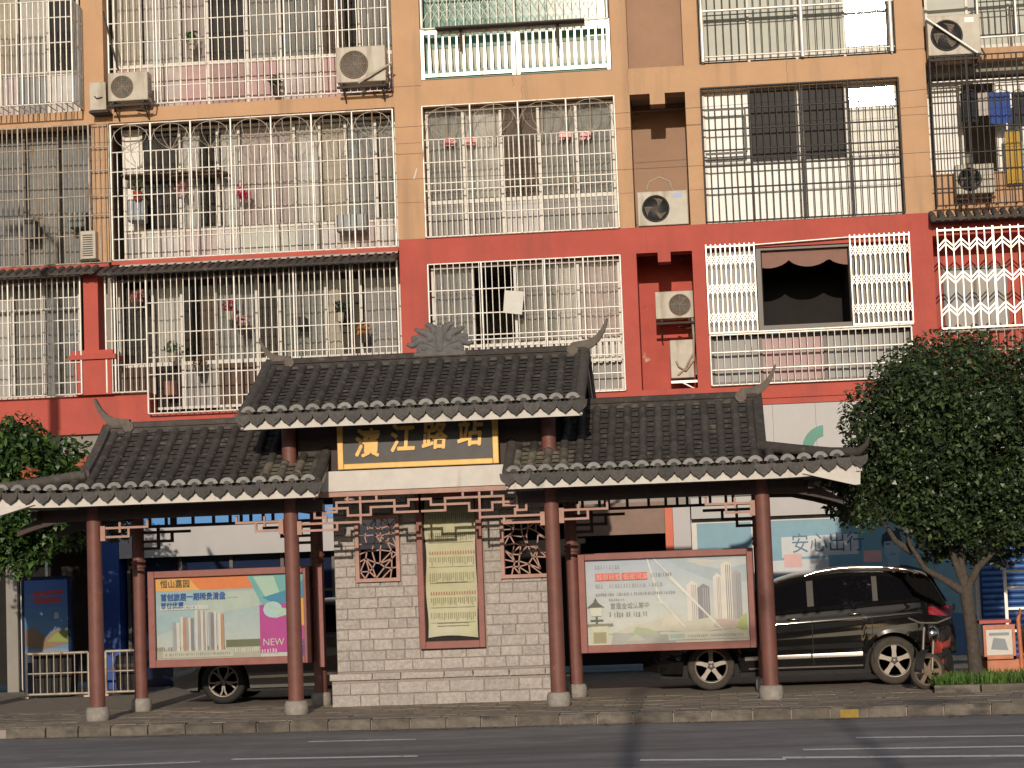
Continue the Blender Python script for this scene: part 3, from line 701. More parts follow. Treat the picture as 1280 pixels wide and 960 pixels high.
# ------------------------------------------------------------------ air conditioners
def ac(u, v, wpx, hpx, Y, label, fanside=-1, fanm='ac_dark', bracket=True, pipe=True, logo=None, guard=True):
    "outdoor unit; u,v = lower left corner of its front in the photo"
    x0, z0 = at(u, v, Y); x1, z1 = at(u+wpx, v-hpx-wpx*.05, Y); d = .30
    w_, h_ = x1-x0, z1-z0
    t = thing('air_conditioner', label, 'air conditioner', ((x0+x1)/2, Y, z0), 'air conditioner units on the building')
    cs = MB().box(x0,x1,Y,Y+d,z0,z1).obj('casing', M['ac'], t, bevel=.012)
    r = h_*.40; cx = x0+w_*(.36 if fanside < 0 else .64); cz = (z0+z1)/2-.005
    MB().lathe([(r,-.004),(r*.98,-.018),(r*.9,-.018),(r*.88,-.006),(.0,-.006)], (cx,Y,cz), 'y', 28).obj('fan_housing', M[fanm], t)
    bl = MB()
    for k in range(3):
        a = k*2.094+.4
        pts = []
        for q in range(7):
            s_ = q/6; pts.append((cx+r*.84*s_*math.cos(a+.5*s_), cz+r*.84*s_*math.sin(a+.5*s_)))
        for q in range(6, -1, -1):
            s_ = q/6; pts.append((cx+r*.84*s_*math.cos(a+.5*s_+.75*s_+.2), cz+r*.84*s_*math.sin(a+.5*s_+.75*s_+.2)))
        bl.prism(pts[1:13], Y-.0085, Y-.0075)
    bl.lathe([(.028,-.018),(.0,-.020)], (cx,Y,cz), 'y', 12)
    bl.obj('fan_blades', M['ac_old'] if fanm == 'ac_dark' else M['ac_dark'], t)
    if guard:
        gu = MB()
        for k in range(1, 7):
            rr = r*k/6.3; pts = [(cx+rr*math.cos(q*math.pi/10), Y-.022, cz+rr*math.sin(q*math.pi/10)) for q in range(21)]
            gu.tube(pts, .0022, 3)
        for k in range(8):
            a = k*math.pi/4; gu.tube([(cx,Y-.022,cz),(cx+r*math.cos(a),Y-.022,cz+r*math.sin(a))], .0025, 3)
        gu.obj('fan_guard', M['ac'] if fanm == 'ac_old' else M['ac_dark'], t)
    if logo:
        lx = x0+w_*(.80 if fanside < 0 else .16); MB().box(lx-w_*.085,lx+w_*.085,Y-.003,Y-.001,z1-h_*.20,z1-h_*.08).obj('badge', logo, t)
    sl_ = MB()
    for k in range(7): sl_.box(x1-.002,x1+.004,Y+.05,Y+d-.05,z0+h_*(.15+.1*k),z0+h_*(.18+.1*k))
    sl_.obj('side_louvres', M['ac_dark'], t)
    if bracket:
        br = MB()
        for xx in (x0+.08, x1-.1):
            br.box(xx,xx+.035,Y-.04,Y+d+.15,z0-.06,z0-.012); br.tube([(xx+.017,Y+.0,z0-.05),(xx+.017,Y+d+.14,z0-.30)], .014, 5)
        br.box(x0,x1,Y-.02,Y+.03,z0-.10,z0-.062)
        br.obj('bracket', M['rust'], t)
    if pipe:
        px_ = x1+.02
        MB().tube([(px_,Y+.15,z0+.12),(px_+.05,Y+.12,z0+.0),(px_+.03,Y+.14,z0-.12),(px_-.12,Y+.18,z0-.17),(px_-.3,Y+.3,z0-.12)], .016, 6).obj('pipe', M['rust'], t)
    return t, (x0, x1, z0, z1)
YA = YF-.38
ac(135,127,49,36,YA,'small cream air conditioner on the orange band beside the leaning stick',fanm='ac_old',guard=True)
ac(421,104,60,45,YA,'cream air conditioner beside the orange pilaster with a grey strut across its corner',fanm='ac_old')
t, q = ac(798,283,61,43,YF-.05,'cream air conditioner with a blue badge in the orange niche',bracket=False,pipe=False,logo=pr('bluebadge',(.02,.14,.42)))
MB().tube([(-.80,YF+.1,at(815,236,YF)[1]),(-.76,YF+.1,at(815,226,YF)[1]),(-.58,YF+.1,at(830,220,YF)[1]),(-.40,YF+.1,at(845,225,YF)[1]),(-.36,YF+.1,at(850,236,YF)[1])], .018, 8).obj('pipe', M['pipe'], t)
t, q = ac(820,399,46,34,YF+.55,'small cream air conditioner hung in the red niche',fanside=1,fanm='ac_old')
MB().tube([(q[1]-.03,YF+.6,q[2]),(q[1]-.02,YF+.6,q[2]-.4),(q[1]-.10,YF+.58,q[2]-.65),(q[1]-.30,YF+.56,q[2]-.78)], .022, 7).tube([(q[1]+.02,YF+.62,q[2]),(q[1]+.03,YF+.6,q[2]-.5),(q[1]+.0,YF+.6,q[2]-1.0)], .022, 7).obj('hose', M['pipe'], t)
x0, z0 = at(839,473,YF+.45); x1, z1 = at(866,424,YF+.45)
t = thing('air_conditioner', 'upended air conditioner seen from its plain side low in the red niche', 'air conditioner', ((x0+x1)/2,YF+.45,z0), 'air conditioner units on the building')
MB().box(x0,x1,YF+.45,YF+1.1,z0,z1).obj('casing', M['ac'], t, bevel=.012)
MB().tube([(x0+.1,YF+.42,z0+.30),(x0+.14,YF+.40,z0+.2),(x0+.26,YF+.40,z0+.12),(x1+.0,YF+.42,z0+.3),(x1+.02,YF+.44,z1+.1)], .018, 6).tube([(x0+.12,YF+.42,z0+.05),(x0+.25,YF+.41,z0+.16),(x1,YF+.42,z0+.42)], .016, 6).obj('hose', M['pipe'], t)
MB().box(x0,x1+.06,YF+.4,YF+.44,z0-.09,z0-.05).tube([(x0+.15,YF+.42,z0-.06),(x1,YF+.42,z0-.2)], .018, 5).obj('bracket', M['steel'], t)
t, q = ac(1161,70,63,50,YF-.30,'large grey air conditioner with a white label behind a slanting pole',logo=pr('whitelabel',(.7,.68,.62)))
x, z = at(1165,27,YF-.36); x2, z2 = at(1222,66,YF-.36)
tag(MB().tube([(x-.1,YF-.37,z+.06),(x2,YF-.37,z2)], .022, 7).obj('pole', M['stainless']), 'bare steel pole slanting across the large grey air conditioner', 'pole')
ac(1196,243,46,37,YF+.10,'dark fronted air conditioner standing inside the dark barred balcony',pipe=False,fanm='ac_dark')
for (u, v, w_, h_, Y_, lb) in ((112,138,20,36,YF-.35,'narrow side of an old air conditioner beside the small cream one'),(101,324,18,36,YF-.14,'narrow louvred end of an air conditioner above the red pillar')):
    x0, z0 = at(u, v, Y_); x1, z1 = at(u+w_, v-h_, Y_)
    t = thing('air_conditioner', lb, 'air conditioner', ((x0+x1)/2, Y_, z0), 'air conditioner units on the building')
    MB().box(x0,x1,Y_,Y_+.6,z0,z1).obj('casing', M['ac'], t, bevel=.01)
    lv = MB()
    if h_ and u < 105:
        for k in range(10): lv.box(x0+.04,x1-.05,Y_-.004,Y_-.001,z0+.05+k*.04,z0+.07+k*.04)
    else: lv.tube([(x0+.1,Y_-.02,z0+.24),(x0+.14,Y_-.03,z0+.2),(x0+.24,Y_-.02,z0+.22)], .012, 5)
    lv.obj('louvres' if u < 105 else 'pipe', M['ac_dark'], t)
    MB().box(x0-.02,x1+.02,Y_+.02,Y_+.6,z0-.04,z0-.005).obj('bracket', M['rust'], t)
x, z = at(129,14,YF-.1); x2, z2 = at(148,88,YF-.1)
tag(MB().tube([(x,YF-.1,z),(x+.02,YF-.12,z-.1),(x2,YF-.1,z2)], .018, 6).obj('stick', M['rust']), 'dark bent stick leaning above the small cream air conditioner', 'stick')
x, z = at(448,104,YA-.05); x2, z2 = at(490,78,YA-.05)
tag(MB().tube([(x,YA-.05,z),(x2,YA-.05,z2)], .02, 6).obj('strut', M['oldsteel']), 'grey strut slanting over the air conditioner beside the orange pilaster', 'strut')

# ------------------------------------------------------------------ ground floor of the building
YS = 9.3
wall('shop_wall', M['slab'], (-14,-10.5,YF+.05,YB,2.9,4.44), (-10.5,-2.2,YF+.05,YB,3.1,4.44), (-2.2,.5,YF+.05,YB,2.8,4.44), (.5,8,YF+.05,YB,2.9,4.44))
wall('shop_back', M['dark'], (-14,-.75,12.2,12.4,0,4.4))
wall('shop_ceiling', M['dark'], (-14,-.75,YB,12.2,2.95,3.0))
wall('shop_pier', M['slab'], (-12.25,-12.05,YF-.1,YB,0,3.0))
wall('shop_pier', M['orange_red'], (-.73,-.60,YS,YB,0,2.78))
wall('shop_pier', M['signwhite'], (-.595,-.30,YS+.05,YB,0,2.78))
wall('shop_pier', M['bluepaint'], (-10.50,-10.20,YS,YB,0,2.85))
wall('shop_fascia', M['brownpanel'], (-2.3,-.735,YS,YB,2.32,2.86))
wall('shop_front', M['darkblue'], (-10.15,-5.6,YF+.2,YF+.25,0,2.24))
fr = MB()
for x in (-10.12,-9.2,-8.3,-7.4,-6.5,-5.6): fr.box(x-.03,x+.03,YF+.14,YF+.19,0,2.24)
fr.box(-10.15,-5.6,YF+.15,YF+.19,1.55,1.60); fr.obj('shop_front_frame', M['frame_d'], B)
fr = MB()
for x in (-12.0,-11.55): fr.box(x-.025,x+.025,YF,YF+.05,.05,2.6)
fr.box(-12.02,-11.53,YF+.002,YF+.048,.02,.12); fr.box(-12.02,-11.53,YF+.002,YF+.048,2.5,2.6)
dr = fr.obj('shop_door', M['frame_w'], B)
MB().tube([(-11.64,YF-.05,.55),(-11.64,YF-.05,1.45)], .02, 8).obj('door_handle', M['gold'], dr)
MB().box(-11.97,-11.58,YF+.02,YF+.03,.12,2.5).obj('pane', M['glass'], dr)
# signs
t = thing('shop_sign', 'long white shop sign with a bright blue top strip behind the left billboard', 'sign', (-8, YS, 2.2))
MB().box(-10.19,-5.2,YS,YS+.18,2.24,2.795).obj('board', M['signwhite'], t)
MB().box(-10.19,-5.2,YS-.02,YS+.18,2.80,3.08).obj('top_strip', M['signblue'], t)
t = thing('shop_sign', 'large white panelled shop sign with a green ring logo beside the tree', 'sign', (3, YS, 2.9))
for i in range(8):
    x = .45+i*.72; MB().box(x+.002,x+.718,YS,YS+.15,2.99,4.42).obj('panel', M['signwhite'], t)
MB().box(.42,6.3,YS-.01,YS+.16,2.90,2.985).obj('trim', M['frame_d'], t)
lg = MB()
gx, gz = 2.04, 3.64
for r0, r1, a0, a1 in ((.40,.22,95,300),):
    pts = [(gx+r0*math.cos(R(a)), gz+r0*math.sin(R(a))) for a in range(a0, a1, 8)]
    pts += [(gx+r1*math.cos(R(a)), gz+r1*math.sin(R(a))) for a in range(a1, a0, -8)]
    for i in range(len(pts)//2-1):
        q = len(pts)-1-i
        lg.prism([pts[i], pts[i+1], pts[q-1], pts[q]], YS-.02, YS-.003)
lg.obj('logo', M['signgreen'], t)
t = thing('shop_sign', 'plain white fascia strip below the sign with the green ring', 'sign', (2, YS+.05, 2.55))
MB().box(-.28,4.5,YS+.03,YS+.2,2.54,2.89).obj('board', M['signwhite'], t)
# shop front covered in pale blue posters
pb = MB(); pb.box(-.29,4.5,YF+.05,YB,0,2.53); pb.obj('shop_front', M['frame_w'], B)
YP = YF+.02
pst = [(-.22,.72,'light'),(.80,4.42,'light')]
t = thing('poster', 'pale blue poster in the shop window above the right billboard', 'poster', (.25, YP, .1))
b_ = MB(); b_.box(-.20,.72,YP,YP+.01,.10,2.46,0)
b_.poly([(-.20,YP-.002,1.95),(.72,YP-.002,2.05),(.72,YP-.002,1.5),(-.20,YP-.002,1.5)],1); b_.poly([(.45,YP-.004,1.95),(.72,YP-.004,2.32),(.72,YP-.004,1.6),(.55,YP-.004,1.5)],0)
b_.obj('print', [pr('skyblue',(.14,.31,.40)), pr('midblue',(.03,.10,.22))], t)
t = thing('poster', 'wide pale blue shop window poster with large characters and a man in a suit', 'poster', (2.6, YP, .1))
b_ = MB(); b_.box(.80,4.42,YP,YP+.01,.10,2.46,0)
x0, z0 = at(978,706,YP); x1, z1 = at(1072,668,YP)
b_.poly([(x0,YP-.002,z0+.12),(x1,YP-.002,z0+.14),(x1,YP-.002,z1+.02),(x0,YP-.002,z1)],1)
b_.poly([(x0-.2,YP-.002,z0-.18),(x1-.5,YP-.002,z0-.16),(x1-.5,YP-.002,z0+.09),(x0-.2,YP-.002,z0+.07)],1)
b_.poly([(x0+.03,YP-.004,z0-.05),(x0+.33,YP-.004,z0-.05),(x0+.33,YP-.004,z0+.18),(x0+.03,YP-.004,z0+.17)],2)
xa, za = at(1080,703,YP); b_.poly([(xa,YP-.004,za),(xa+.30,YP-.004,za),(xa+.30,YP-.004,za+.2),(xa,YP-.004,za+.2)],2)
b_.poly([(.80,YP-.003,.1),(4.42,YP-.003,.1),(4.42,YP-.003,.75),(2.2,YP-.003,1.1),(.80,YP-.003,.9)],3)
# printed man: shoulders, neck, head, hair
hx, hz_ = at(1113,686,YP)
def ell(cx, cz, rx, rz, y, mi, a0=0, a1=360, n=20):
    b_.poly([(cx+rx*math.cos(R(a0+(a1-a0)*i/n)), y, cz+rz*math.sin(R(a0+(a1-a0)*i/n))) for i in range(n+1)][: n if a1-a0 == 360 else n+1], mi)
b_.poly([(hx-.42,YP-.005,.1),(hx+.75,YP-.005,.1),(hx+.70,YP-.005,hz_-.42),(hx+.25,YP-.005,hz_-.28),(hx-.12,YP-.005,hz_-.28),(hx-.35,YP-.005,hz_-.45)],4)
b_.poly([(hx-.06,YP-.006,hz_-.3),(hx+.14,YP-.006,hz_-.3),(hx+.12,YP-.006,hz_-.1),(hx-.05,YP-.006,hz_-.1)],5)
ell(hx+.03,hz_+.12,.175,.20,YP-.007,4); ell(hx+.03,hz_+.02,.145,.235,YP-.008,5)
b_.poly([(hx-.13,YP-.009,hz_+.12),(hx+.18,YP-.009,hz_+.15),(hx+.17,YP-.009,hz_+.27),(hx-.02,YP-.009,hz_+.30),(hx-.13,YP-.009,hz_+.24)],4)
for q in (-.04,.10): b_.poly([(hx+q-.035,YP-.010,hz_+.07),(hx+q+.035,YP-.010,hz_+.07),(hx+q+.035,YP-.010,hz_+.095),(hx+q-.035,YP-.010,hz_+.095)],4)
b_.poly([(hx-.02,YP-.010,hz_-.10),(hx+.09,YP-.010,hz_-.10),(hx+.08,YP-.010,hz_-.08),(hx-.01,YP-.010,hz_-.08)],6)
b_.obj('print', [pr('skyblue',(0,0,0)), pr('paperwhite',(.52,.55,.56)), pr('pinknote',(.62,.36,.34)), pr('deepblue',(.03,.13,.30)), pr('suit',(.012,.03,.06)), pr('bluetint_face',(.22,.36,.44)), pr('lips',(.12,.17,.22))], t)
text('安心出行', .36, x0+.16, YP-.006, z0+.22, pr('textblue',(.03,.12,.22)), t, wscale=.86)
# roller shutter
t = thing('roller_shutter', 'blue corrugated roller shutter behind the tree trunk', 'shutter', (5.6, YS+.1, 0))
for k in range(26):
    z = .02+k*.098
    MB().lathe([(.05,0),(.05,2.3)], (4.52,YS+.16,z+.049), 'x', 10).obj('slat', M['shutter'], t)
MB().box(4.50,6.9,YS+.19,YS+.22,0,2.55).obj('backing', M['bluepaint'], t)

# ------------------------------------------------------------------ bus shelter
S = thing('bus_shelter', 'traditional bus shelter with grey tiled roofs, oxblood columns and a stone wall', 'bus shelter', (-3.8, 2.0, 0))
YC, YR, YM = 1.1, 2.9, 2.0
XC = (-8.26,-5.56,-2.06,.72); XRR = (-8.14,-5.55,-1.93,.70)
def column(x, y, r, top, base_r):
    co = MB().lathe([(r*1.03,.15),(r*1.02,.6),(r,1.5),(r*.97,top)], (x,y,0), 'z', 24).obj('column', M['column'], S)
    MB().lathe([(base_r*.93,0),(base_r,.02),(base_r*1.03,.08),(base_r*1.0,.14),(base_r*.90,.18),(base_r*.7,.185),(0,.185)], (x,y,0), 'z', 18).obj('column_base', M['base'], co)
    return co
for i, x in enumerate(XC): column(x, YC, .100, 2.95 if i in (0,3) else 3.86, .155)
for i, x in enumerate(XRR):
    co = column(x, YR, .090, 2.95 if i in (0,3) else 3.86, .14)
    MB().lathe([(.09,2.02),(.105,2.03),(.105,2.06),(.092,2.07),(.092,2.09),(.105,2.10),(.105,2.13),(.09,2.14)], (x,YR,0), 'z', 20).obj('collar', M['column'], co)

# cover tile: half barrel, length 1 along +Y, with a lip at its lower end
def barrel(r0, r1, n=8):
    mb = MB(); th = .016
    sec = ((0,r0*1.015),(.05,r0*1.015),(.055,r0),(1,r1))
    vs = []
    for (yy, rr) in sec:
        for j in range(n+1):
            a = math.pi*j/n; vs.append((rr*math.cos(a), yy, rr*math.sin(a)))
    fs = [(i*(n+1)+j, i*(n+1)+j+1, (i+1)*(n+1)+j+1, (i+1)*(n+1)+j) for i in range(len(sec)-1) for j in range(n)]
    mb.add(vs, fs, 0, True)
    rr = r0*1.015
    mb.add([(rr*math.cos(math.pi*j/n),0,rr*math.sin(math.pi*j/n)) for j in range(n+1)]+[((rr-th)*math.cos(math.pi*j/n),0,(rr-th)*math.sin(math.pi*j/n)) for j in range(n+1)],
           [(j,j+1,n+2+j,n+1+j) for j in range(n)])
    return mb
M['tile_pale'] = mat('pale_roof_tile', (.20,.175,.135), .9, .3, 9.0, bump=.6, bscale=55, rnd=.3, stain=((.08,.07,.058), (7,7,7), .48, .66))  # khaki tiles, paler than the rest, for the inner roof ends
TILE = barrel(.060,.057).mesh('roof_tile', M['tile'])
TILE_PALE = barrel(.060,.057).mesh('roof_tile', M['tile_pale'])
cp = MB(); n = 10   # fan shaped eave cap: raised arc band over a sunken face
ro, ri = .098, .050
pa = [(ro*math.cos(math.pi*(j/n)*.86+.22), -.035, ro*math.sin(math.pi*(j/n)*.86+.22)*.95-.018) for j in range(n+1)]
pi_ = [(ri*math.cos(math.pi*(j/n)*.86+.22), -.030, ri*math.sin(math.pi*(j/n)*.86+.22)*.95-.018) for j in range(n+1)]
pb_ = [(p[0]*.97, .05, p[2]) for p in pa]
cp.add(pa+pi_, [(j,j+1,n+2+j,n+1+j) for j in range(n)]); cp.add(pa+pb_, [(j,j+1,n+2+j,n+1+j) for j in range(n)], 0, True)
cp.add(pi_+[(0,-.012,-.02)], [(j,j+1,n+1) for j in range(n)], 1)
CAP = cp.mesh('eave_cap', [M['tile_cap'], M['tile_drip']])
dp = MB()
pl = [(-.107,.045),(-.05,.02),(.05,.02),(.107,.045),(.107,-.01),(.096,-.048),(.070,-.078),(.036,-.098),(.010,-.122),(0,-.130),(-.010,-.122),(-.036,-.098),(-.070,-.078),(-.096,-.048),(-.107,-.01)]
dp.prism(pl, -.018, .012)
dp.prism([(p[0]*.6,p[1]*.6-.015) for p in pl[4:]], -.024, -.018)
DRIP = dp.mesh('drip_tile', M['tile_drip'])

RET = MB().prism([(.05*math.cos(math.pi*k/8), .045*math.sin(math.pi*k/8)) for k in range(9)], -.03, .0).mesh('ridge_end_tile', M['tile_drip'])
def roof(xa, xb, ye, yr, ze, zr, hip=0, xg=None, tg=.30, rows=5, pitch=.212, curv=.30, label=None, pale_x=(0,0)):
    """front and back slopes from eave (ye, ze) to ridge (yr, zr); hip = -1/+1 adds a skirt on that end"""
    def prof(t): return ye+(yr-ye)*t, ze+(zr-ze)*((1-curv)*t+curv*t*t)
    xo = xa if hip < 0 else xb
    def tmax(x):
        if not hip: return 1.0
        if (x-xg)*hip <= 0: return 1.0
        return max(.03, tg*(1-(x-xg)/(xo-xg)))
    def lift(x):     # eave corners sweep up and forward
        if not hip or (x-xg)*hip <= 0: return 0.0
        return ((x-xg)/(xo-xg))**2*.05
    N = 48; CT = 14
    def edge(x, t, dz=0.0):
        y, z = prof(t); return (x, y-lift(x)*1.6*(1-t), z+lift(x)*(1-t)+dz)
    # boarding carries the tiles
    def strips(back, dz, steps):
        mb = MB()
        xs_ = [xa+(xb-xa)*i/N for i in range(N+1)]
        for i in range(N):
            x0, x1 = xs_[i], xs_[i+1]; tm0, tm1 = tmax(x0), tmax(x1)
            for k in range(steps):
                a, b = k/steps, (k+1)/steps
                q = []
                for (x, tm, f, e) in ((x0,tm0,a,0),(x1,tm1,a,0),(x1,tm1,b,1),(x0,tm0,b,1)):
                    p = edge(x, f*tm, dz+(.012 if (steps > 4 and e == 0) else 0))
                    q.append(p if not back else (p[0], 2*yr-p[1], p[2]))
                mb.add(q, [(0,1,2,3)], 1 if (steps > 4 and not back and pale_x[0] < x0 < pale_x[1] and b*tm0 < .5) else 0)
        return mb
    ro_ = strips(False, -.055, 3); b2 = strips(True, -.055, 3); ro_.add(b2.v, b2.f)
    # close eave edge and ends
    rf = ro_.obj('roof', M['brown'], S)
    if label: rf['label'] = label
    pt = strips(False, 0, CT); b2 = strips(True, 0, CT); pt.add(b2.v, b2.f)
    po_ = pt.obj('pan_tiles', [M['tile_pan'], M['tile_pale']], rf); po_['kind'] = 'stuff'
    n = int(round((xb-xa)/pitch)); xs_ = [xa+(xb-xa)*(i+.5)/n for i in range(n)]
    bk = MB()
    for x in xs_:
        tm = tmax(x)
        if tm < .05: continue
        k = max(1, int(round(rows*tm)))
        for j in range(k):
            p0 = Vector(edge(x, tm*j/k, .008)); p1 = Vector(edge(x, tm*(j+1)/k, .004)); d = p1-p0
            inst('roof_tile', TILE_PALE if (pale_x[0] < x < pale_x[1] and j < 2) else TILE, rf, p0+Vector((random.uniform(-.006,.006),0,random.uniform(-.003,.003))), (math.atan2(d.z, d.y)+random.uniform(-.01,.01), 0, random.uniform(-.02,.02)), (random.uniform(.95,1.05), d.length*1.06, 1))
            q0 = (p0.x, 2*yr-p0.y, p0.z); q1 = (p1.x, 2*yr-p1.y, p1.z)
            bk.tube([q0, q1], .058, 6)
        p = edge(x, 0)
        inst('eave_cap', CAP, rf, (p[0], p[1]-.01, p[2]+.055), (R(-8), 0, random.uniform(-.05,.05)))
    bo_ = bk.obj('back_cover_tiles', M['tile'], rf); bo_['kind'] = 'stuff'
    for i in range(n+1):
        x = xa+(xb-xa)*i/n
        p = edge(min(max(x, xa+.03), xb-.03), 0)
        inst('drip_tile', DRIP, rf, (p[0], p[1]-.02, p[2]-.005), (R(-6), random.uniform(-.04,.04), random.uniform(-.04,.04)))
    # white fascia under the eave
    for sgn in (1, -1):
        fa = MB()
        for i in range(N):
            x0, x1 = xa+(xb-xa)*i/N, xa+(xb-xa)*(i+1)/N
            a, b = edge(x0, 0), edge(x1, 0)
            ya, yb_ = (a[1], b[1]) if sgn > 0 else (2*yr-a[1], 2*yr-b[1])
            fa.add([(x0,ya+.03*sgn,a[2]-.17),(x1,yb_+.03*sgn,b[2]-.17),(x1,yb_+.03*sgn,b[2]-.02),(x0,ya+.03*sgn,a[2]-.02),
                    (x0,ya+.07*sgn,a[2]-.17),(x1,yb_+.07*sgn,b[2]-.17),(x1,yb_+.07*sgn,b[2]-.02),(x0,ya+.07*sgn,a[2]-.02)],
                   [(0,1,2,3),(4,5,6,7),(0,1,5,4),(3,2,6,7)]+([(0,3,7,4)] if i == 0 else [])+([(1,2,6,5)] if i == N-1 else []))
        fa.obj('fascia', M['white'], rf)
    # verges at the gable ends
    for x, s_ in ((xa, -1), (xb, 1)):
        if hip == s_: continue
        vb = MB(); tl = MB()
        for back in (0, 1):
            pts = [prof(t/10) for t in range(11)]
            if back: pts = [(2*yr-p[0], p[1]) for p in pts]
            for (p, q) in zip(pts[:-1], pts[1:]):
                vb.add([(x+s_*.012,p[0],p[1]-.16),(x+s_*.012,q[0],q[1]-.16),(x+s_*.012,q[0],q[1]-.01),(x+s_*.012,p[0],p[1]-.01),
                        (x-s_*.03,p[0],p[1]-.16),(x-s_*.03,q[0],q[1]-.16),(x-s_*.03,q[0],q[1]-.01),(x-s_*.03,p[0],p[1]-.01)], [(0,1,2,3),(4,5,6,7),(0,1,5,4),(3,2,6,7)])
            tl.tube([(x-s_*.02,p[0],p[1]+.035) for p in pts], .075, 8)
        vb.obj('bargeboard', M['white'], rf); tl.obj('verge_tiles', M['tile'], rf)
    # ridge
    rx0 = xg if hip < 0 else xa; rx1 = xg if hip > 0 else xb
    rg = MB(); zt_ = prof(1)[1]
    rg.box(rx0,rx1,yr-.075,yr+.075,zt_-.06,zt_+.045); rg.box(rx0,rx1,yr-.10,yr+.10,zt_+.045,zt_+.065)
    rg.tube([(rx0,yr,zt_+.075),(rx1,yr,zt_+.075)], .055, 10)
    rg.obj('ridge', M['tile'], rf)
    for x in xs_:
        if rx0+.05 < x+.1 < rx1-.05: inst('ridge_end_tile', RET, rf, (x+.106,yr-.078,zt_-.035), (0,0,0), (1,1,random.uniform(.8,1.1)))
    if hip:
        yg, zg = prof(tg)
        sk = MB(); cov = MB()
        corner = edge(xo, 0)
        back = (corner[0], 2*yr-corner[1], corner[2])
        sk.add([(xg,yg,zg),(xg,2*yr-yg,zg),back,corner],[(0,1,2,3)]); sk.add([(xg,yg,zg-.05),(xg,2*yr-yg,zg-.05),(back[0],back[1],back[2]-.05),(corner[0],corner[1],corner[2]-.05)],[(3,2,1,0)])
        for k in range(1, 14):
            f = k/14; yy = corner[1]+(back[1]-corner[1])*f; y2 = min(max(yy, yg), 2*yr-yg)
            g_ = min(1, max(.1, (yy-corner[1])/(yg-corner[1]), ) if yy < yg else ((back[1]-yy)/(back[1]-(2*yr-yg)) if yy > 2*yr-yg else 1))
            cov.tube([(xo,yy,corner[2]+.02),(xo+(xg-xo)*g_,yy,corner[2]+(zg-corner[2])*g_+.02)], .055, 6)
        sk.obj('hip_skirt', M['tile_pan'], rf); cov.obj('skirt_tiles', M['tile'], rf)
        fs_ = MB(); fs_.box(xo-.03*hip,xo-.07*hip,corner[1],back[1],corner[2]-.17,corner[2]-.02); fs_.obj('side_fascia', M['white'], rf)
        # gable triangle and descending ridges
        ga = MB(); pts = [(yg,zg-.03)]+[prof(tg+(1-tg)*k/6) for k in range(7)]; pts = pts+[(2*yr-p[0],p[1]) for p in reversed(pts)]
        ga.add([(xg-.04*hip,p[0],p[1]) for p in pts], [tuple(range(len(pts)))]); ga.obj('gable', M['white'], rf)
        dr_ = MB()
        for sgn in (0, 1):
            pp_ = [prof(1-(1-tg)*k/8) for k in range(9)]
            pp_ = [(xg, (2*yr-p[0]) if sgn else p[0], p[1]) for p in pp_]
            for p, q in zip(pp_[:-1], pp_[1:]):
                dr_.add([(xg-.07,p[1],p[2]-.03),(xg+.07,p[1],p[2]-.03),(xg+.06,p[1],p[2]+.11),(xg-.06,p[1],p[2]+.11),(xg-.07,q[1],q[2]-.03),(xg+.07,q[1],q[2]-.03),(xg+.06,q[1],q[2]+.11),(xg-.06,q[1],q[2]+.11)],
                        [(0,1,2,3),(4,5,6,7),(0,1,5,4),(1,2,6,5),(2,3,7,6),(3,0,4,7)])
            c2 = back if sgn else corner; yg2 = 2*yr-yg if sgn else yg; so_ = 1 if sgn else -1
            hp = [(xg,yg2,zg+.05),(xg+(c2[0]-xg)*.35,yg2+(c2[1]-yg2)*.35,zg+(c2[2]-zg)*.42+.05),(xg+(c2[0]-xg)*.7,yg2+(c2[1]-yg2)*.7,zg+(c2[2]-zg)*.78+.05),(c2[0]-.02*hip,c2[1],c2[2]+.075),(c2[0]+.07*hip,c2[1]+.02*so_,c2[2]+.16),(c2[0]+.11*hip,c2[1]+.03*so_,c2[2]+.26)]
            dr_.tube(hp, [.075,.072,.068,.058,.035,.012], 8)
        dr_.obj('hip_ridges', M['tile'], rf)
        # white hip beam ends below the corners
        for c2, sgn in ((corner, 1), (back, -1)):
            hb = MB()
            xi = xo-.75*hip
            vs = []
            for yy in (c2[1]+.05*sgn, c2[1]+.17*sgn):
                vs += [(xi,yy,c2[2]-.172),(xo-.02*hip,yy,c2[2]-.172),(xo-.03*hip,yy,c2[2]-.34),(xo-.10*hip,yy,c2[2]-.345)]
            hb.add(vs, [(0,1,2,3),(4,5,6,7),(0,1,5,4),(1,2,6,5),(2,3,7,6),(3,0,4,7)])
            hb.obj('hip_beam', M['white'], rf)
    return rf, prof, zt_
def horn(rf, x, z, s, sc=1.0):
    "upswept ridge end: s = outward direction"
    cl = [(-.20,.02,.075),(-.05,.035,.078),(.08,.075,.062),(.18,.15,.046),(.26,.26,.032),(.31,.37,.022),(.33,.43,.010)]
    up, dn = [], []
    for i, (a, b, h) in enumerate(cl):
        p = cl[max(0,i-1)]; q = cl[min(len(cl)-1,i+1)]; t_ = Vector((q[0]-p[0], q[1]-p[1])).normalized(); nn = Vector((-t_.y, t_.x))
        up.append((x+s*(a+nn.x*h)*sc, z+(b+nn.y*h)*sc)); dn.append((x+s*(a-nn.x*h)*sc, z+(b-nn.y*h)*sc))
    mb = MB()
    for i in range(len(cl)-1): mb.prism([up[i], up[i+1], dn[i+1], dn[i]], YM-.05, YM+.05)
    mb.lathe([(.085*sc,-.06),(.085*sc,-.05)], (x-s*.2*sc,YM-.05,z-.02), 'y', 12)
    mb.obj('ridge_horn', M['horn'], rf)
rl, pl_, zl_ = roof(-9.58,-5.06,.35,YM,3.02,3.93,hip=-1,xg=-8.30,pale_x=(-5.85,-5.0),label='left hip and gable roof of the shelter')
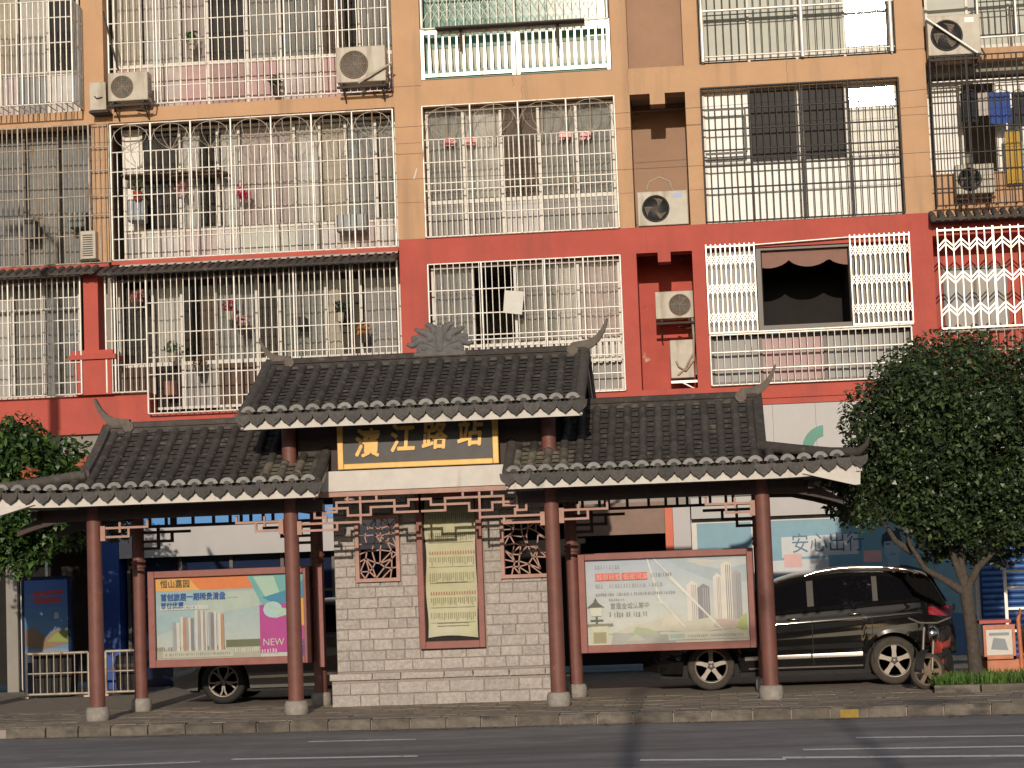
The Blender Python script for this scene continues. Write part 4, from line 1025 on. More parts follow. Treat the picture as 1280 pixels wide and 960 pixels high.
rr_, pr_, zr_ = roof(-2.58,1.98,.35,YM,3.02,3.98,hip=1,xg=.74,pale_x=(-2.6,-1.75),label='right hip and gable roof of the shelter')
rc, pc_, zc_ = roof(-6.02,-1.56,.25,YM,3.93,4.72,curv=.12,label='raised middle roof of the shelter with a carved crest')
horn(rl,-8.16,zl_+.08,-1,.92); horn(rr_,.70,zr_+.08,1,.92)
horn(rc,-5.84,zc_+.08,-1,.80); horn(rc,-1.56,zc_+.08,1,.92)
# carved crest on the middle ridge
cr_ = MB(); cx, cz = -3.58, zc_+.10
cr_.box(cx-.36,cx+.36,YM-.07,YM+.07,cz-.04,cz+.02); cr_.box(cx-.25,cx+.25,YM-.055,YM+.055,cz+.02,cz+.06)
def leafc(pts, r0, r1, fl=.55):
    k = len(pts); P_ = [Vector((p[0],YM,p[1])) for p in pts]; r0 *= 1.35; r1 *= 2.0
    rs = [r0+(r1-r0)*i/(k-1) for i in range(k)]; rs[0] *= .8
    mid = k//2; rs = [r*(1.25 if i == mid else 1) for i, r in enumerate(rs)]
    cr_.tube(P_, rs, 8, 0, True)
cr_.prism([(cx+.33*math.cos(math.pi*k/14), cz+.03+.27*math.sin(math.pi*k/14)) for k in range(15)], YM-.03, YM+.03)
leafc([(cx,cz+.03),(cx,cz+.2),(cx,cz+.30),(cx,cz+.36)], .075, .035)
for s in (-1, 1):
    leafc([(cx+s*.02,cz+.12),(cx+s*.05,cz+.26),(cx+s*.09,cz+.36),(cx+s*.16,cz+.41),(cx+s*.20,cz+.39)], .055, .012)
    leafc([(cx+s*.02,cz+.10),(cx+s*.10,cz+.22),(cx+s*.20,cz+.30),(cx+s*.29,cz+.32),(cx+s*.34,cz+.36)], .055, .012)
    leafc([(cx+s*.03,cz+.07),(cx+s*.15,cz+.16),(cx+s*.27,cz+.20),(cx+s*.34,cz+.15),(cx+s*.40,cz+.12),(cx+s*.46,cz+.15)], .055, .014)
    leafc([(cx+s*.05,cz+.05),(cx+s*.16,cz+.09),(cx+s*.24,cz+.11),(cx+s*.29,cz+.06),(cx+s*.26,cz+.02),(cx+s*.22,cz+.04)], .045, .016)
    leafc([(cx+s*.22,cz+.20),(cx+s*.30,cz+.24),(cx+s*.37,cz+.22),(cx+s*.38,cz+.17)], .035, .012)
    cr_.lathe([(.05,-.09),(.03,-.11),(0,-.115)], (cx+s*.13,YM+.03,cz+.20), 'y', 10)
    cr_.lathe([(.04,-.08),(.02,-.1),(0,-.105)], (cx+s*.22,YM+.03,cz+.07), 'y', 10)
cr_.obj('crest', M['ornament'], rc)

# beams, upper panel, white beam
bm_ = MB()
for xa, xb in ((-9.0,-5.12),(-2.5,1.35)):
    bm_.box(xa,xb,YC-.06,YC+.06,2.68,2.84); bm_.box(xa,xb,YR-.06,YR+.06,2.83,2.92)
bm_.box(-5.12,-2.5,YR-.06,YR+.06,2.83,2.92)
for x in XC: bm_.box(x-.05,x+.05,YC+.06,YR-.06,2.70,2.83)
for x in (-9.0,1.35): bm_.box(x-.04,x+.04,YC-.3,YR+.3,2.72,2.82)
bm_.obj('beams', M['brown'], S)
# curved brackets carrying the flared corners
for x, s in ((XC[0],-1),(XC[3],1)):
    for yy in (YC, YR):
        bk_ = MB()
        pts = [(x+s*.08,2.68),(x+s*.45,2.67),(x+s*.75,2.60),(x+s*.92,2.55),(x+s*1.05,2.50),(x+s*1.05,2.57),(x+s*.9,2.66),(x+s*.7,2.76),(x+s*.08,2.82)]
        for a, b in ((0,8),(1,7),(2,6),(3,5)):
            pass
        bk_.prism([pts[0],pts[1],pts[7],pts[8]], yy-.05, yy+.05); bk_.prism([pts[1],pts[2],pts[6],pts[7]], yy-.05, yy+.05); bk_.prism([pts[2],pts[3],pts[5],pts[6]], yy-.05, yy+.05); bk_.prism([pts[3],pts[4],pts[5]], yy-.05, yy+.05)
        bk_.obj('corner_bracket', M['brown'], S)
MB().box(-5.46,-2.16,YC+.12,YC+.17,3.21,4.05).obj('upper_panel', M['brown'], S)
MB().box(-5.9,-1.7,YR,YR+.05,2.95,4.1).obj('upper_panel', M['brown'], S)
MB().box(-5.12,-2.62,YC-.10,YC+.06,2.935,3.205).obj('white_beam', M['white'], S)
MB().box(-5.46,-2.16,YC-.07,YC+.03,2.865,2.93).obj('red_beam', M['lattice'], S)
MB().box(-6.0,-1.6,YC-.05,YC+.05,4.06,4.12).box(-6.0,-1.6,YR-.05,YR+.05,4.06,4.12).obj('purlins', M['brown'], S)

# lattice work: strokes traced on the plane of the front columns
def lat(name, segs, Y, mt, w_=.030, d=.05):
    mb = MB()
    for (x0, z0, x1, z1) in segs:
        if abs(x1-x0) > abs(z1-z0): mb.box(min(x0,x1)-w_/2, max(x0,x1)+w_/2, Y-d/2, Y+d/2, z0-w_/2, z0+w_/2)
        else: mb.box(x0-w_/2, x0+w_/2, Y-d/2+.002, Y+d/2-.002, min(z0,z1)-w_/2, max(z0,z1)+w_/2)
    return mb.obj(name, M[mt], S)
zb0 = 2.865
# half pattern measured outwards from the middle of the bay (X = -3.81): (dx0, drop0, dx1, drop1)
half = [(0,0,0,.24),(0,.075,.15,.075),(.15,.075,.15,.155),(.15,.155,.66,.155),(.66,.155,.66,.255),(.66,.255,.97,.255),(.97,.255,.97,.155),(.97,.155,1.24,.155),
        (0,.235,.34,.235),(.34,.235,.34,.075),(.34,.075,1.12,.075),(1.12,.075,1.12,.20),(1.12,.20,1.30,.20),
        (.80,0,.80,.36),(.80,.345,1.60,.345),(1.12,.345,1.12,.435),(1.12,.435,1.60,.435),(1.27,.255,1.27,.345),(.97,.0,.97,.075),(.58,0,.58,.075),
        (1.30,.10,1.30,.27),(1.30,.27,1.42,.27),(1.42,0,1.42,.27)]
segs = []
for s in (-1, 1):
    for (a, b, c, d) in half: segs.append((-3.81+s*a, zb0-b, -3.81+s*c, zb0-d))
lat('lattice_frieze', segs, YC-.03, 'lattice')
for x in (-5.56+.12, -2.06-.12): MB().box(x-.03,x+.03,YC-.06,YC+.02,2.38,2.56).obj('lattice_block', M['lattice'], S)
for x, s in ((XC[0],1),(XC[1],-1),(XC[2],1),(XC[3],-1)): MB().box(x+s*.10,x+s*.165,YC-.05,YC+.05,2.40,2.60).obj('lattice_block', M['lattice'], S)
def corner_lat(x, s, Y, mt, z=2.60):
    return [(x+s*.12,z-.03,x+s*.74,z-.03),(x+s*.12,z-.15,x+s*.48,z-.15),(x+s*.48,z-.15,x+s*.48,z-.03),(x+s*.36,z+.03,x+s*.36,z-.08),(x+s*.74,z-.03,x+s*.74,z+.05)]
for x, s in ((XC[0],1),(XC[1],-1),(XC[2],1),(XC[3],-1)): lat('corner_lattice', corner_lat(x, s, YC, 'lattice'), YC, 'lattice')
# rear frieze with slots, and its corner pieces, in dark timber
for xa, xb in ((XRR[0],XRR[1]),(XRR[2],XRR[3])):
    segs = [(xa+.09,2.80,xb-.09,2.80),(xa+.09,2.61,xb-.09,2.61)]
    x = xa+.12
    k = 0
    for wv in (.06,.24,.08,.05,.26,.30,.24,.16,.14,.18,.14,.22,.10,.30):
        x += wv
        if x < xb-.15: segs.append((x,2.80,x,2.61))
    for sx, s in ((xa,1),(xb,-1)):
        segs += [(sx+s*.1,2.53,sx+s*.75,2.53),(sx+s*.1,2.40,sx+s*.5,2.40),(sx+s*.5,2.53,sx+s*.5,2.40),(sx+s*.3,2.61,sx+s*.3,2.30),(sx+s*.3,2.30,sx+s*.1,2.30)]
    lat('rear_lattice', segs, YR, 'brown', .04)

# ------------------------------------------------------------------ stone wall of the shelter
SW = MB().box(-5.22,-4.90,2.42,2.66,.40,2.92).box(-2.72+.02,-2.20,2.42,2.66,.40,1.70).box(-4.90,-4.30,2.42,2.66,.40,1.72).box(-4.30,-4.03,2.42,2.66,.40,2.92).box(-3.14,-2.86,2.42,2.66,.40,2.92).box(-2.86,-2.70,2.42,2.66,.40,1.70).box(-4.03,-3.14,2.42,2.66,.40,.76).box(-4.03,-3.14,2.60,2.66,.76,2.92).box(-4.90,-4.30,2.42,2.66,2.60,2.92).box(-2.86,-2.20,2.42,2.66,2.50,2.92).box(-5.28,-2.18,2.28,2.80,0,.395).obj('stone_wall', M['joint'], S)
bks = {}
def brick(x0, x1, z0, z1, y, d=.024):
    wq = max(.06, round((x1-x0)*20)/20)
    k = (wq, round(z1-z0, 3), random.randrange(3))
    if k not in bks:
        b = MB(); w2, h2 = k[0]/2-.003, k[1]/2-.003; e = .006
        # pillowed, chipped face
        j = lambda: random.uniform(-.0035,.0035)
        b.add([(-w2,0,-h2),(w2,0,-h2),(w2,0,h2),(-w2,0,h2),(-w2+e+j(),-d+j(),-h2+e+j()),(w2-e+j(),-d+j(),-h2+e+j()),(w2-e+j(),-d+j(),h2-e+j()),(-w2+e+j(),-d+j(),h2-e+j()),(j()*4,-d-.008,j()*3)],
              [(0,1,5,4),(1,2,6,5),(2,3,7,6),(3,0,4,7),(4,5,8),(5,6,8),(6,7,8),(7,4,8)])
        bks[k] = b.mesh('stone_block', M['stone'])
    o = inst('stone_block', bks[k], SW, ((x0+x1)/2, y+.002, (z0+z1)/2), (0,0,0), ((x1-x0)/k[0],1,1))
openings = [(-4.92,-4.28,1.70,2.62),(-4.05,-3.12,.74,3.0),(-2.88,-2.14,1.68,2.52)]
zc = .475; row = 0
while zc < 2.90:
    h = random.choice((.138,.145,.150)); h = min(h, 2.93-zc)
    x = -5.22; first = True
    while x < -2.205:
        wd = random.choice((.18,.26,.30,.34,.40)); 
        if first and row % 2: wd = .17
        first = False
        xe = min(-2.20, x+wd)
        if -2.20-xe < .1: xe = -2.20
        # cut by the openings
        parts = [(x, xe)]
        for (oa, ob, oc, od) in openings:
            if zc+h > oc+.01 and zc < od-.01:
                np_ = []
                for (a, b) in parts:
                    if b <= oa or a >= ob: np_.append((a, b))
                    else:
                        if a < oa-.03: np_.append((a, oa))
                        if b > ob+.03: np_.append((ob, b))
                        if oc-zc > .03 and min(b, ob)-max(a, oa) > .03: brick(max(a, oa), min(b, ob), zc, oc+.01, 2.42)
                parts = np_
        for a, b in parts:
            if b-a > .035: brick(a, b, zc, zc+h, 2.42)
        x = xe
    zc += h; row += 1
for k, (za, zb) in enumerate(((.0,.165),(.165,.33))):
    x = -5.28
    while x < -2.185:
        wd = random.choice((.26,.32,.40,.48)); xe = min(-2.18, x+wd)
        if -2.18-xe < .12: xe = -2.18
        brick(x, xe, za, zb, 2.28, .026); x = xe
x = -5.31
while x < -2.155:
    xe = min(-2.15, x+random.choice((.4,.5,.6)))
    if -2.15-xe < .15: xe = -2.15
    brick(x, xe, .36, .46, 2.30, .07); x = xe
MB().box(-5.285,-2.175,2.30,2.80,.335,.36).obj('ledge', M['joint'], SW)
# cracked ice windows
def ice(x0, x1, z0, z1, seed):
    rnd = random.Random(seed); sites = []
    fr = MB(); fr.box(x0-.05,x0,2.34,2.50,z0-.05,z1); fr.box(x1,x1+.05,2.34,2.50,z0-.05,z1); fr.box(x0,x1,2.34,2.50,z0-.05,z0); fr.box(x0-.05,x1+.05,2.34,2.50,z1,z1+.05)
    wi = fr.obj('lattice_window', M['lattice'], S)
    # shared-edge cells from a jittered grid of triangles and quads
    nx, nz = 5, 7; P_ = {}
    for i in range(nx+1):
        for j in range(nz+1):
            jx = 0 if i in (0,nx) else rnd.uniform(-.36,.36); jz = 0 if j in (0,nz) else rnd.uniform(-.36,.36)
            P_[i,j] = (x0+(x1-x0)*(i+jx)/nx, z0+(z1-z0)*(j+jz)/nz)
    mb = MB()
    def stick(a, b):
        a = Vector((a[0],2.43,a[1])); b = Vector((b[0],2.43,b[1])); d = (b-a).normalized(); n_ = Vector((-d.z,0,d.x))*.0085; q = Vector((0,.016,0))
        mb.add([a-n_-q,a+n_-q,a+n_+q,a-n_+q,b-n_-q,b+n_-q,b+n_+q,b-n_+q], [(0,1,2,3),(4,5,6,7),(0,1,5,4),(1,2,6,5),(2,3,7,6),(3,0,4,7)])
    for i in range(nx+1):
        for j in range(nz+1):
            if i < nx and 0 < j < nz and rnd.random() < .88: stick(P_[i,j], P_[i+1,j])
            if j < nz and 0 < i < nx and rnd.random() < .88: stick(P_[i,j], P_[i,j+1])
            if i < nx and j < nz and rnd.random() < .52: stick(P_[i,j], P_[i+1,j+1]) if rnd.random() < .5 else stick(P_[i+1,j], P_[i,j+1])
    mb.obj('ice_lattice', M['lattice'], wi)
ice(-4.86,-4.34,1.76,2.58,3); ice(-2.83,-2.25,1.74,2.46,11)

# ------------------------------------------------------------------ notice board in the wall
t = thing('notice_board', 'tall red framed notice board with a yellowed timetable in the stone wall', 'notice board', (-3.58, 2.35, .76))
fr = MB(); fr.box(-4.04,-3.96,2.30,2.45,.76,2.92); fr.box(-3.21,-3.13,2.30,2.45,.76,2.92); fr.box(-3.96,-3.21,2.30,2.45,.76,.86); fr.box(-3.96,-3.21,2.30,2.45,2.84,2.92)
fr.obj('frame', M['bframe'], t, bevel=.006)
MB().box(-3.96,-3.21,2.44,2.46,.86,2.84).obj('backing', M['black'], t)
pm = MB(); vs = []; NX, NZ = 10, 24
for j in range(NZ+1):
    z = .915+(2.82-.915)*j/NZ
    for i in range(NX+1):
        f = i/NX; x = -3.935+.70*f+(.012*math.sin(z*7)*(1 if f < .5 else -.6))
        zz = z+(.03*math.sin(f*3.3+.2)-.012 if j == 0 else 0)
        vs.append((x, 2.425+.008*math.sin(9*z+2*f)+.006*math.sin(21*f+3*z)-(.012 if j < 2 else 0), zz))
pm.add(vs, [(j*(NX+1)+i, j*(NX+1)+i+1, (j+1)*(NX+1)+i+1, (j+1)*(NX+1)+i) for j in range(NZ) for i in range(NX)], 0, True)
po = pm.obj('timetable', mat('yellowed_paper', (.52,.50,.345), .6, .10, 5.0, stain=((.56,.54,.44), (2,2,2), .45, .65)), t)
ink = MB()
def dash(x0, x1, z0, z1): ink.box(x0,x1,2.405,2.407,z0,z1)
rt = random.Random(4)
for z in (2.62,2.36,2.02,1.80,1.46,1.25):
    for k in range(22):
        x = -3.88+k*.029+rt.uniform(-.004,.004); dash(x, x+.009, z-rt.uniform(.06,.12), z)
    if rt.random() < .9: dash(-3.89,-3.27,z-.14,z-.135)
for z in (2.30,1.66,1.10,1.06): dash(-3.80,-3.36,z,z+.012)
ink.obj('printed_lines', pr('brown_ink', (.22,.19,.10)), po)
rd = MB()
for z in (2.06,1.50):
    for k in range(18):
        x = -3.88+k*.036; rd.box(x,x+.016,2.404,2.4055,z,z+.04)
rd.obj('printed_heading', pr('red_ink', (.40,.14,.10)), po)
MB().add([(-3.96,2.385,.86),(-3.21,2.385,.86),(-3.21,2.385,2.84),(-3.96,2.385,2.84)], [(0,1,2,3)]).obj('pane', glass('board_glass', (.97,.98,.95), .03, .02), t)

# ------------------------------------------------------------------ name board
t = thing('name_board', 'black name board with gilt frame and four gilt characters under the middle roof', 'sign', (-3.8, .97, 3.22))
MB().box(-4.86,-2.75,.98,1.03,3.23,3.93).obj('panel', M['sign_black'], t)
fr = MB(); fr.box(-4.88,-4.80,.945,1.03,3.22,3.95); fr.box(-2.80,-2.72,.945,1.03,3.22,3.95); fr.box(-4.80,-2.80,.945,1.03,3.22,3.295); fr.box(-4.80,-2.80,.945,1.03,3.88,3.95)
fr.obj('frame', M['gold'], t, bevel=.008)
for ch, u, v in (('濱',443,571),('江',487,565),('路',527,561),('站',571,557)):
    x, z = at(u, v, .97); text(ch, .40, x, .972, z+.03, M['gold'], t, extrude=.012, offset=.011, name='character', wscale=.86, shear=.10)

# ------------------------------------------------------------------ billboards
def billboard(x0, x1, z0, z1, label):
    t = thing('billboard', label, 'billboard', ((x0+x1)/2, 2.85, z0))
    fr = MB(); f = .095; y0, y1 = 2.72, 2.90
    fr.box(x0,x0+f,y0,y1,z0,z1); fr.box(x1-f,x1,y0,y1,z0,z1); fr.box(x0+f,x1-f,y0,y1,z0,z0+f+.01); fr.box(x0+f,x1-f,y0,y1,z1-f,z1)
    fr.obj('frame', M['bframe'], t, bevel=.008)
    MB().box(x0+f,x1-f,2.82,2.88,z0+f,z1-f).obj('backing', M['black'], t)
    return t
class Art:
    def __init__(s, x0, x1, z0, z1, y): s.x0,s.x1,s.z0,s.z1,s.y = x0,x1,z0,z1,y; s.mb = MB(); s.mats = []; s.k = 0; s.hold = False
    def p(s, pts, m):
        if m not in s.mats: s.mats.append(m)
        s.k += 0 if s.hold else 1; y = s.y-.0005*s.k
        s.mb.poly([(s.x0+(s.x1-s.x0)*a, y, s.z0+(s.z1-s.z0)*b) for a, b in pts], s.mats.index(m))
    def r(s, a, b, c, d, m): s.p([(a,c),(b,c),(b,d),(a,d)], m)
    def top(s): return s.y-.0005*(s.k+3)
    def done(s, t): return s.mb.obj('poster', s.mats, t)
def blots(a, x0, x1, z0, z1, n, m, seed, mi=.2):
    "illegible small print: rows of little strokes"
    rn = random.Random(seed); w_ = (x1-x0)/n; a.k += 1; a.hold = True
    for k in range(n):
        if rn.random() < .1: continue
        x = x0+k*w_
        a.r(x, x+w_*rn.uniform(.25,.7), z0+(z1-z0)*rn.uniform(0,mi), z1-(z1-z0)*rn.uniform(0,mi), m)
    a.hold = False
t = billboard(-7.97,-5.64,.61,1.97,'left billboard with apartment towers on pale sky, orange banner and magenta NEW panel')
a = Art(-7.87,-5.74,.715,1.87,2.80)
for k in range(16): a.r(0,1,k/16,(k+1)/16,pr('sky%d' % k, (.54-.016*k, .57-.006*k, .54+.001*k)))
a.p([(0,.78),(.30,.80),(.22,.45),(0,.30)],pr('paleblue',(.36,.50,.55))); a.p([(.30,.80),(.70,.82),(.70,.62),(.25,.5)],pr('greenish',(.46,.55,.50)))
a.r(0,.70,.84,1,pr('banner',(.75,.22,.06))); a.p([(0,.84),(.30,.84),(.22,1),(0,1)],pr('banner2',(.78,.42,.12))); 
a.p([(.62,1),(.72,.62),(1,.62),(1,1)],pr('teal',(.16,.42,.44))); a.p([(.66,.98),(.75,.70),(.86,.66),(.80,.98)],pr('teal2',(.42,.60,.50))); a.p([(.72,.72),(.85,.60),(1,.66),(1,.92),(.88,.80)],pr('teal3',(.04,.25,.42)))
a.p([(.70,.05),(.70,.63),(1,.66),(1,.05)],pr('magenta',(.48,.05,.30))); a.p([(.88,.66),(1,.70),(1,.36),(.93,.40),(.89,.5)],pr('amber',(.80,.42,.06))); a.p([(.79+.065*math.cos(k*.5236), .57+.10*math.sin(k*.5236)) for k in range(12)],pr('paleblue2',(.45,.62,.66))); a.p([(.74,.66),(.80,.60),(.88,.58),(.88,.50),(.80,.46),(.84,.54),(.77,.58)],pr('teal2',(0,0,0))); a.p([(.92,.0),(1,.0),(1,.2),(.93,.16)],pr('purple',(.16,.05,.25)))
a.r(.47,.70,.10,.22,pr('treeline',(.14,.16,.09))); a.r(0,.70,0,.13,pr('townscape',(.42,.42,.34)))
blots(a,.47,.70,.06,.13,16,pr('pale',(.6,.6,.52)),3); blots(a,.0,.47,.10,.16,30,pr('townscape2',(.24,.24,.18)),5)
bw, bc, bo2, bg_ = pr('twr_w',(.66,.62,.58)), pr('twr_g',(.38,.36,.38)), pr('twr_o',(.50,.27,.16)), pr('twr_d',(.24,.24,.27))
for x0, x1, h, seq in ((.11,.16,.46,(bc,bw)),(.165,.235,.52,(bw,bo2,bc,bw)),(.235,.255,.50,(bg_,)),(.265,.32,.60,(bw,bc,bw)),(.32,.345,.58,(bc,bw)),(.355,.41,.57,(bc,bg_,bw)),(.42,.46,.55,(bw,bo2))):
    n = len(seq)
    for i, m_ in enumerate(seq): a.r(x0+(x1-x0)*i/n, x0+(x1-x0)*(i+1)/n-.002, .10, h-.01*(i%2), m_)
a.r(.04,.52,.02,.10,pr('strip',(.52,.52,.44))); blots(a,.06,.50,.04,.08,34,pr('ink',(.28,.29,.25)),8)
a.r(.03,.36,.605,.655,pr('strip2',(.60,.62,.60))); blots(a,.05,.30,.615,.645,16,pr('ink',(0,0,0)),9)
blots(a,.46,.56,.735,.745,8,pr('ink',(0,0,0)),12)
blots(a,.71,.82,.035,.10,6,pr('palepink',(.70,.50,.62)),14); blots(a,.9,.98,.04,.1,5,pr('palepink',(.70,.50,.62)),15)
po = a.done(t); yt = a.top()
text('恒山嘉园', .125, -7.80, yt, 1.74, pr('inkdark',(.10,.06,.03)), po, wscale=.86)
text('首创旅居一期稀贵清盘', .112, -7.80, yt, 1.555, pr('inkblue',(.02,.12,.42)), po, offset=.002, wscale=.84)
text('首付优惠', .10, -7.80, yt, 1.445, pr('inkblue',(0,0,0)), po, offset=.001, wscale=.84)
text('NEW LIFE', .14, -6.34, yt, .87, pr('pale',(0,0,0)), po, wscale=.95)
MB().add([(-7.875,2.765,.71),(-5.735,2.765,.71),(-5.735,2.765,1.875),(-7.875,2.765,1.875)], [(0,1,2,3)]).obj('pane', glass('billboard_glass', (.95,.96,.95), .05, .05), t)
t = billboard(-1.84,.60,.61,1.99,'right billboard with pale sky, light beams, red headline and two tower blocks')
a = Art(-1.74,.50,.715,1.895,2.80)
for k in range(16): a.r(0,1,k/16,(k+1)/16,pr('rsky%d' % k, (.62-.013*k, .62-.009*k, .55+.002*k)))
a.p([(.5,1),(1,1),(1,.70),(.85,.66),(.7,.78),(.58,.88)],pr('rblue',(.38,.45,.50))); a.p([(.62,1),(.78,.95),(1,.98),(1,.90),(.85,.84),(.7,.90)],pr('rcloud',(.50,.53,.54)))
a.p([(.62,.95),(.70,.92),(.82,.94),(.74,.97)],pr('rcloud2',(.56,.55,.50)))
# towers
for (x0, x1, zb, zt_, m1, m2) in ((.625,.69,.20,.72,bw,bc),(.69,.765,.18,.68,bg_,bc),(.79,.84,.22,.80,bw,bc),(.84,.905,.22,.94,bw,bg_),(.905,.965,.22,.83,bc,bg_)):
    a.p([(x0,zb),(x1,zb),(x1,zt_-.04),(x0+(x1-x0)*.5,zt_),(x0,zt_-.05)],m1)
    for k in range(3): a.r(x0+(x1-x0)*(.45+.18*k),x0+(x1-x0)*(.53+.18*k),zb,zt_-.05,m2)
a.p([(.12,.12),(.5,.14),(.62,.10),(.98,.16),(.98,.24),(.75,.28),(.60,.24),(.52,.34),(.46,.28),(.30,.22)],pr('rtown',(.54,.52,.45)))
a.p([(.46,.20),(.56,.20),(.58,.34),(.48,.34)],pr('rhouse',(.58,.55,.48))); a.p([(.78,.16),(.97,.16),(.97,.24),(.8,.26)],pr('rpink',(.50,.40,.36)))
a.p([(.26,.05),(.30,.20),(.36,.18),(.45,.13),(.42,.04)],pr('rgreen',(.40,.44,.30))); a.p([(.92,.16),(.99,.10),(.99,.32),(.95,.28)],pr('rgreen2',(.38,.42,.16)))
a.p([(.14,.0),(.55,.0),(.50,.10),(.30,.12),(.16,.14)],pr('rgrey',(.40,.40,.38))); a.p([(.24,.04),(.36,.04),(.30,.12)],pr('rgreen3',(.46,.49,.40)))
a.r(.50,.99,.03,.12,pr('rpale',(.62,.60,.52))); a.r(.51,.60,.05,.10,pr('rteal',(.40,.50,.46)))
for q in ((.38,1,.39,1,.47,.45,.46,.45),(.42,1,.43,1,.80,.22,.785,.22),(.505,.78,.515,.79,.86,.10,.85,.10),(.41,.60,.42,.60,.61,.18,.60,.18)):
    a.p([(q[0],q[1]),(q[2],q[3]),(q[4],q[5]),(q[6],q[7])],pr('beam',(.68,.67,.62)))
# lantern on a pier
ld = pr('lantern',(.09,.10,.07)); a.r(.02,.13,0,.22,pr('pier',(.56,.55,.44))); a.r(.035,.115,.02,.15,pr('pier2',(.34,.30,.18))); a.r(.0,.16,.22,.25,pr('piertop',(.22,.22,.15)))
a.p([(.03,.34),(.09,.34),(.10,.44),(.02,.44)],pr('lamp',(.62,.62,.54))); a.p([(0,.44),(.11,.44),(.07,.50),(.055,.56),(.04,.50)],ld); a.r(.02,.10,.28,.30,ld); a.r(.052,.066,.25,.34,ld)
ri = pr('red_text',(.70,.10,.07)); 
for a0, a1 in ((.06,.21),(.225,.385)): a.r(a0,a1,.755,.84,ri)
ik = pr('rink',(.24,.24,.23))
blots(a,.06,.22,.89,.945,9,pr('rink2',(.34,.35,.35)),21); blots(a,.41,.54,.775,.83,9,ik,22); blots(a,.06,.48,.665,.715,24,pr('rink2',(0,0,0)),23); blots(a,.06,.56,.575,.61,46,ik,24); blots(a,.14,.24,.515,.54,9,ik,25); blots(a,.14,.38,.32,.385,16,ik,27)
blots(a,.62,.97,.055,.09,30,pr('rink2',(0,0,0)),29)
po = a.done(t); yt = a.top()
text('首届全城认筹中', .092, -1.74+2.24*.145, yt, .715+1.18*.425, ik, po, wscale=.86)
text('醇厚轻墅 低密河湖', .092, -1.74+2.24*.066, yt, .715+1.18*.765, pr('pale_text',(.66,.42,.36)), po, wscale=.95)
MB().add([(-1.745,2.765,.71),(.505,2.765,.71),(.505,2.765,1.90),(-1.745,2.765,1.90)], [(0,1,2,3)]).obj('pane', glass('billboard_glass_right', (.95,.96,.95), .05, .05), t)
# slim red posts that flank the boards
MB().box(-5.52,-5.44,2.62,2.70,.55,1.98).obj('side_post', M['bframe'], S)
MB().box(.635,.665,2.72,2.90,.55,2.0).obj('side_post', M['bframe'], S)

# ------------------------------------------------------------------ trees
def crown(name, clumps, n, size, mats, weights, parent, seed, flat=.75):
    rn = random.Random(seed); mb = MB()
    tot = sum(c[1]**2.3 for c in clumps)
    for (c, r) in clumps:
        k = int(n*r**2.3/tot); c = Vector(c)
        for _ in range(k):
            d = Vector((rn.gauss(0,1), rn.gauss(0,1), rn.gauss(0,1))).normalized()
            rad = r*(rn.random()**.42)
            p = c+Vector((d.x*rad, d.y*rad, d.z*rad*flat))
            ax = (d*.5+Vector((rn.gauss(0,1), rn.gauss(0,1), rn.gauss(0,.8)-.2))).normalized()
            nb = (Vector((rn.gauss(0,.7), rn.gauss(0,.7), 1))+d*.6).normalized()
            sd_ = ax.cross(nb)
            if sd_.length < .1: sd_ = ax.orthogonal()
            sd_.normalize(); up = sd_.cross(ax)
            L = size*rn.choice((.6,.8,1.0,1.0,1.25,1.5)); W = L*rn.uniform(.20,.30)
            mi = rn.choices(range(len(mats)), weights)[0]
            b = p-ax*L*.5; t = p+ax*L*.5-up*L*.10; mdl = p+up*L*.06
            mb.add([b, mdl+sd_*W, t, mdl-sd_*W, mdl], [(0,1,4),(1,2,4),(2,3,4),(3,0,4)], mi)
    me_name = name
    me = bpy.data.meshes.new(me_name); me.from_pydata(mb.v, [], mb.f)
    for q in mats: me.materials.append(q)
    me.polygons.foreach_set('material_index', mb.m); me.update()
    o = bpy.data.objects.new(name, me); C.objects.link(o); attach(o, parent)
    return o
def ball_clumps(c, rx, ry, rz, k, r, seed, shell=.78):
    rn = random.Random(seed); out = []
    for i in range(k):
        z = 1-2*(i+.5)/k; ph = i*2.39996+rn.uniform(-.3,.3); q = math.sqrt(1-z*z); s_ = shell*rn.uniform(.86,1.10)
        out.append(((c[0]+rx*q*math.cos(ph)*s_, c[1]+ry*q*math.sin(ph)*s_, c[2]+rz*z*s_), r*rn.uniform(.75,1.25)))
    for i in range(k//3):
        out.append(((c[0]+rx*rn.uniform(-.45,.45), c[1]+ry*rn.uniform(-.45,.45), c[2]+rz*rn.uniform(-.5,.5)), r*1.15))
    return out
TX, TY = 3.50, 2.35
t = thing('street_tree', 'round dense dark green tree standing in the grass verge beside the black car', 'tree', (TX, TY, 0))
tr = MB()
tr.tube([(TX,TY,0),(TX+.01,TY,.15),(TX-.01,TY,.6),(TX-.04,TY,1.0),(TX-.06,TY,1.35)], [.13,.10,.088,.085,.10], 12)
limbs = [[(-.06,1.25),(-.30,1.42),(-.62,1.62),(-.80,1.95),(-.95,2.5)],[(-.05,1.32),(-.10,1.7),(-.02,2.2),(.05,2.9)],[(-.05,1.30),(.10,1.6),(.35,1.85),(.75,2.2),(1.1,2.7)],[(-.06,1.30),(-.18,1.70),(-.30,2.2),(-.3,2.8)],[(-.75,1.85),(-.98,2.0),(-1.2,2.4)]]
for i, l in enumerate(limbs):
    k = len(l); tr.tube([(TX+p[0], TY+(.10 if i % 2 else -.12)*j*.6, p[1]) for j, p in enumerate(l)], [.062*(1-.75*j/(k-1)) for j in range(k)], 8)
tr.obj('trunk', M['bark'], t)
cl = ball_clumps((TX-.0,TY+.1,3.34),1.72,1.5,1.56,58,.44,2)
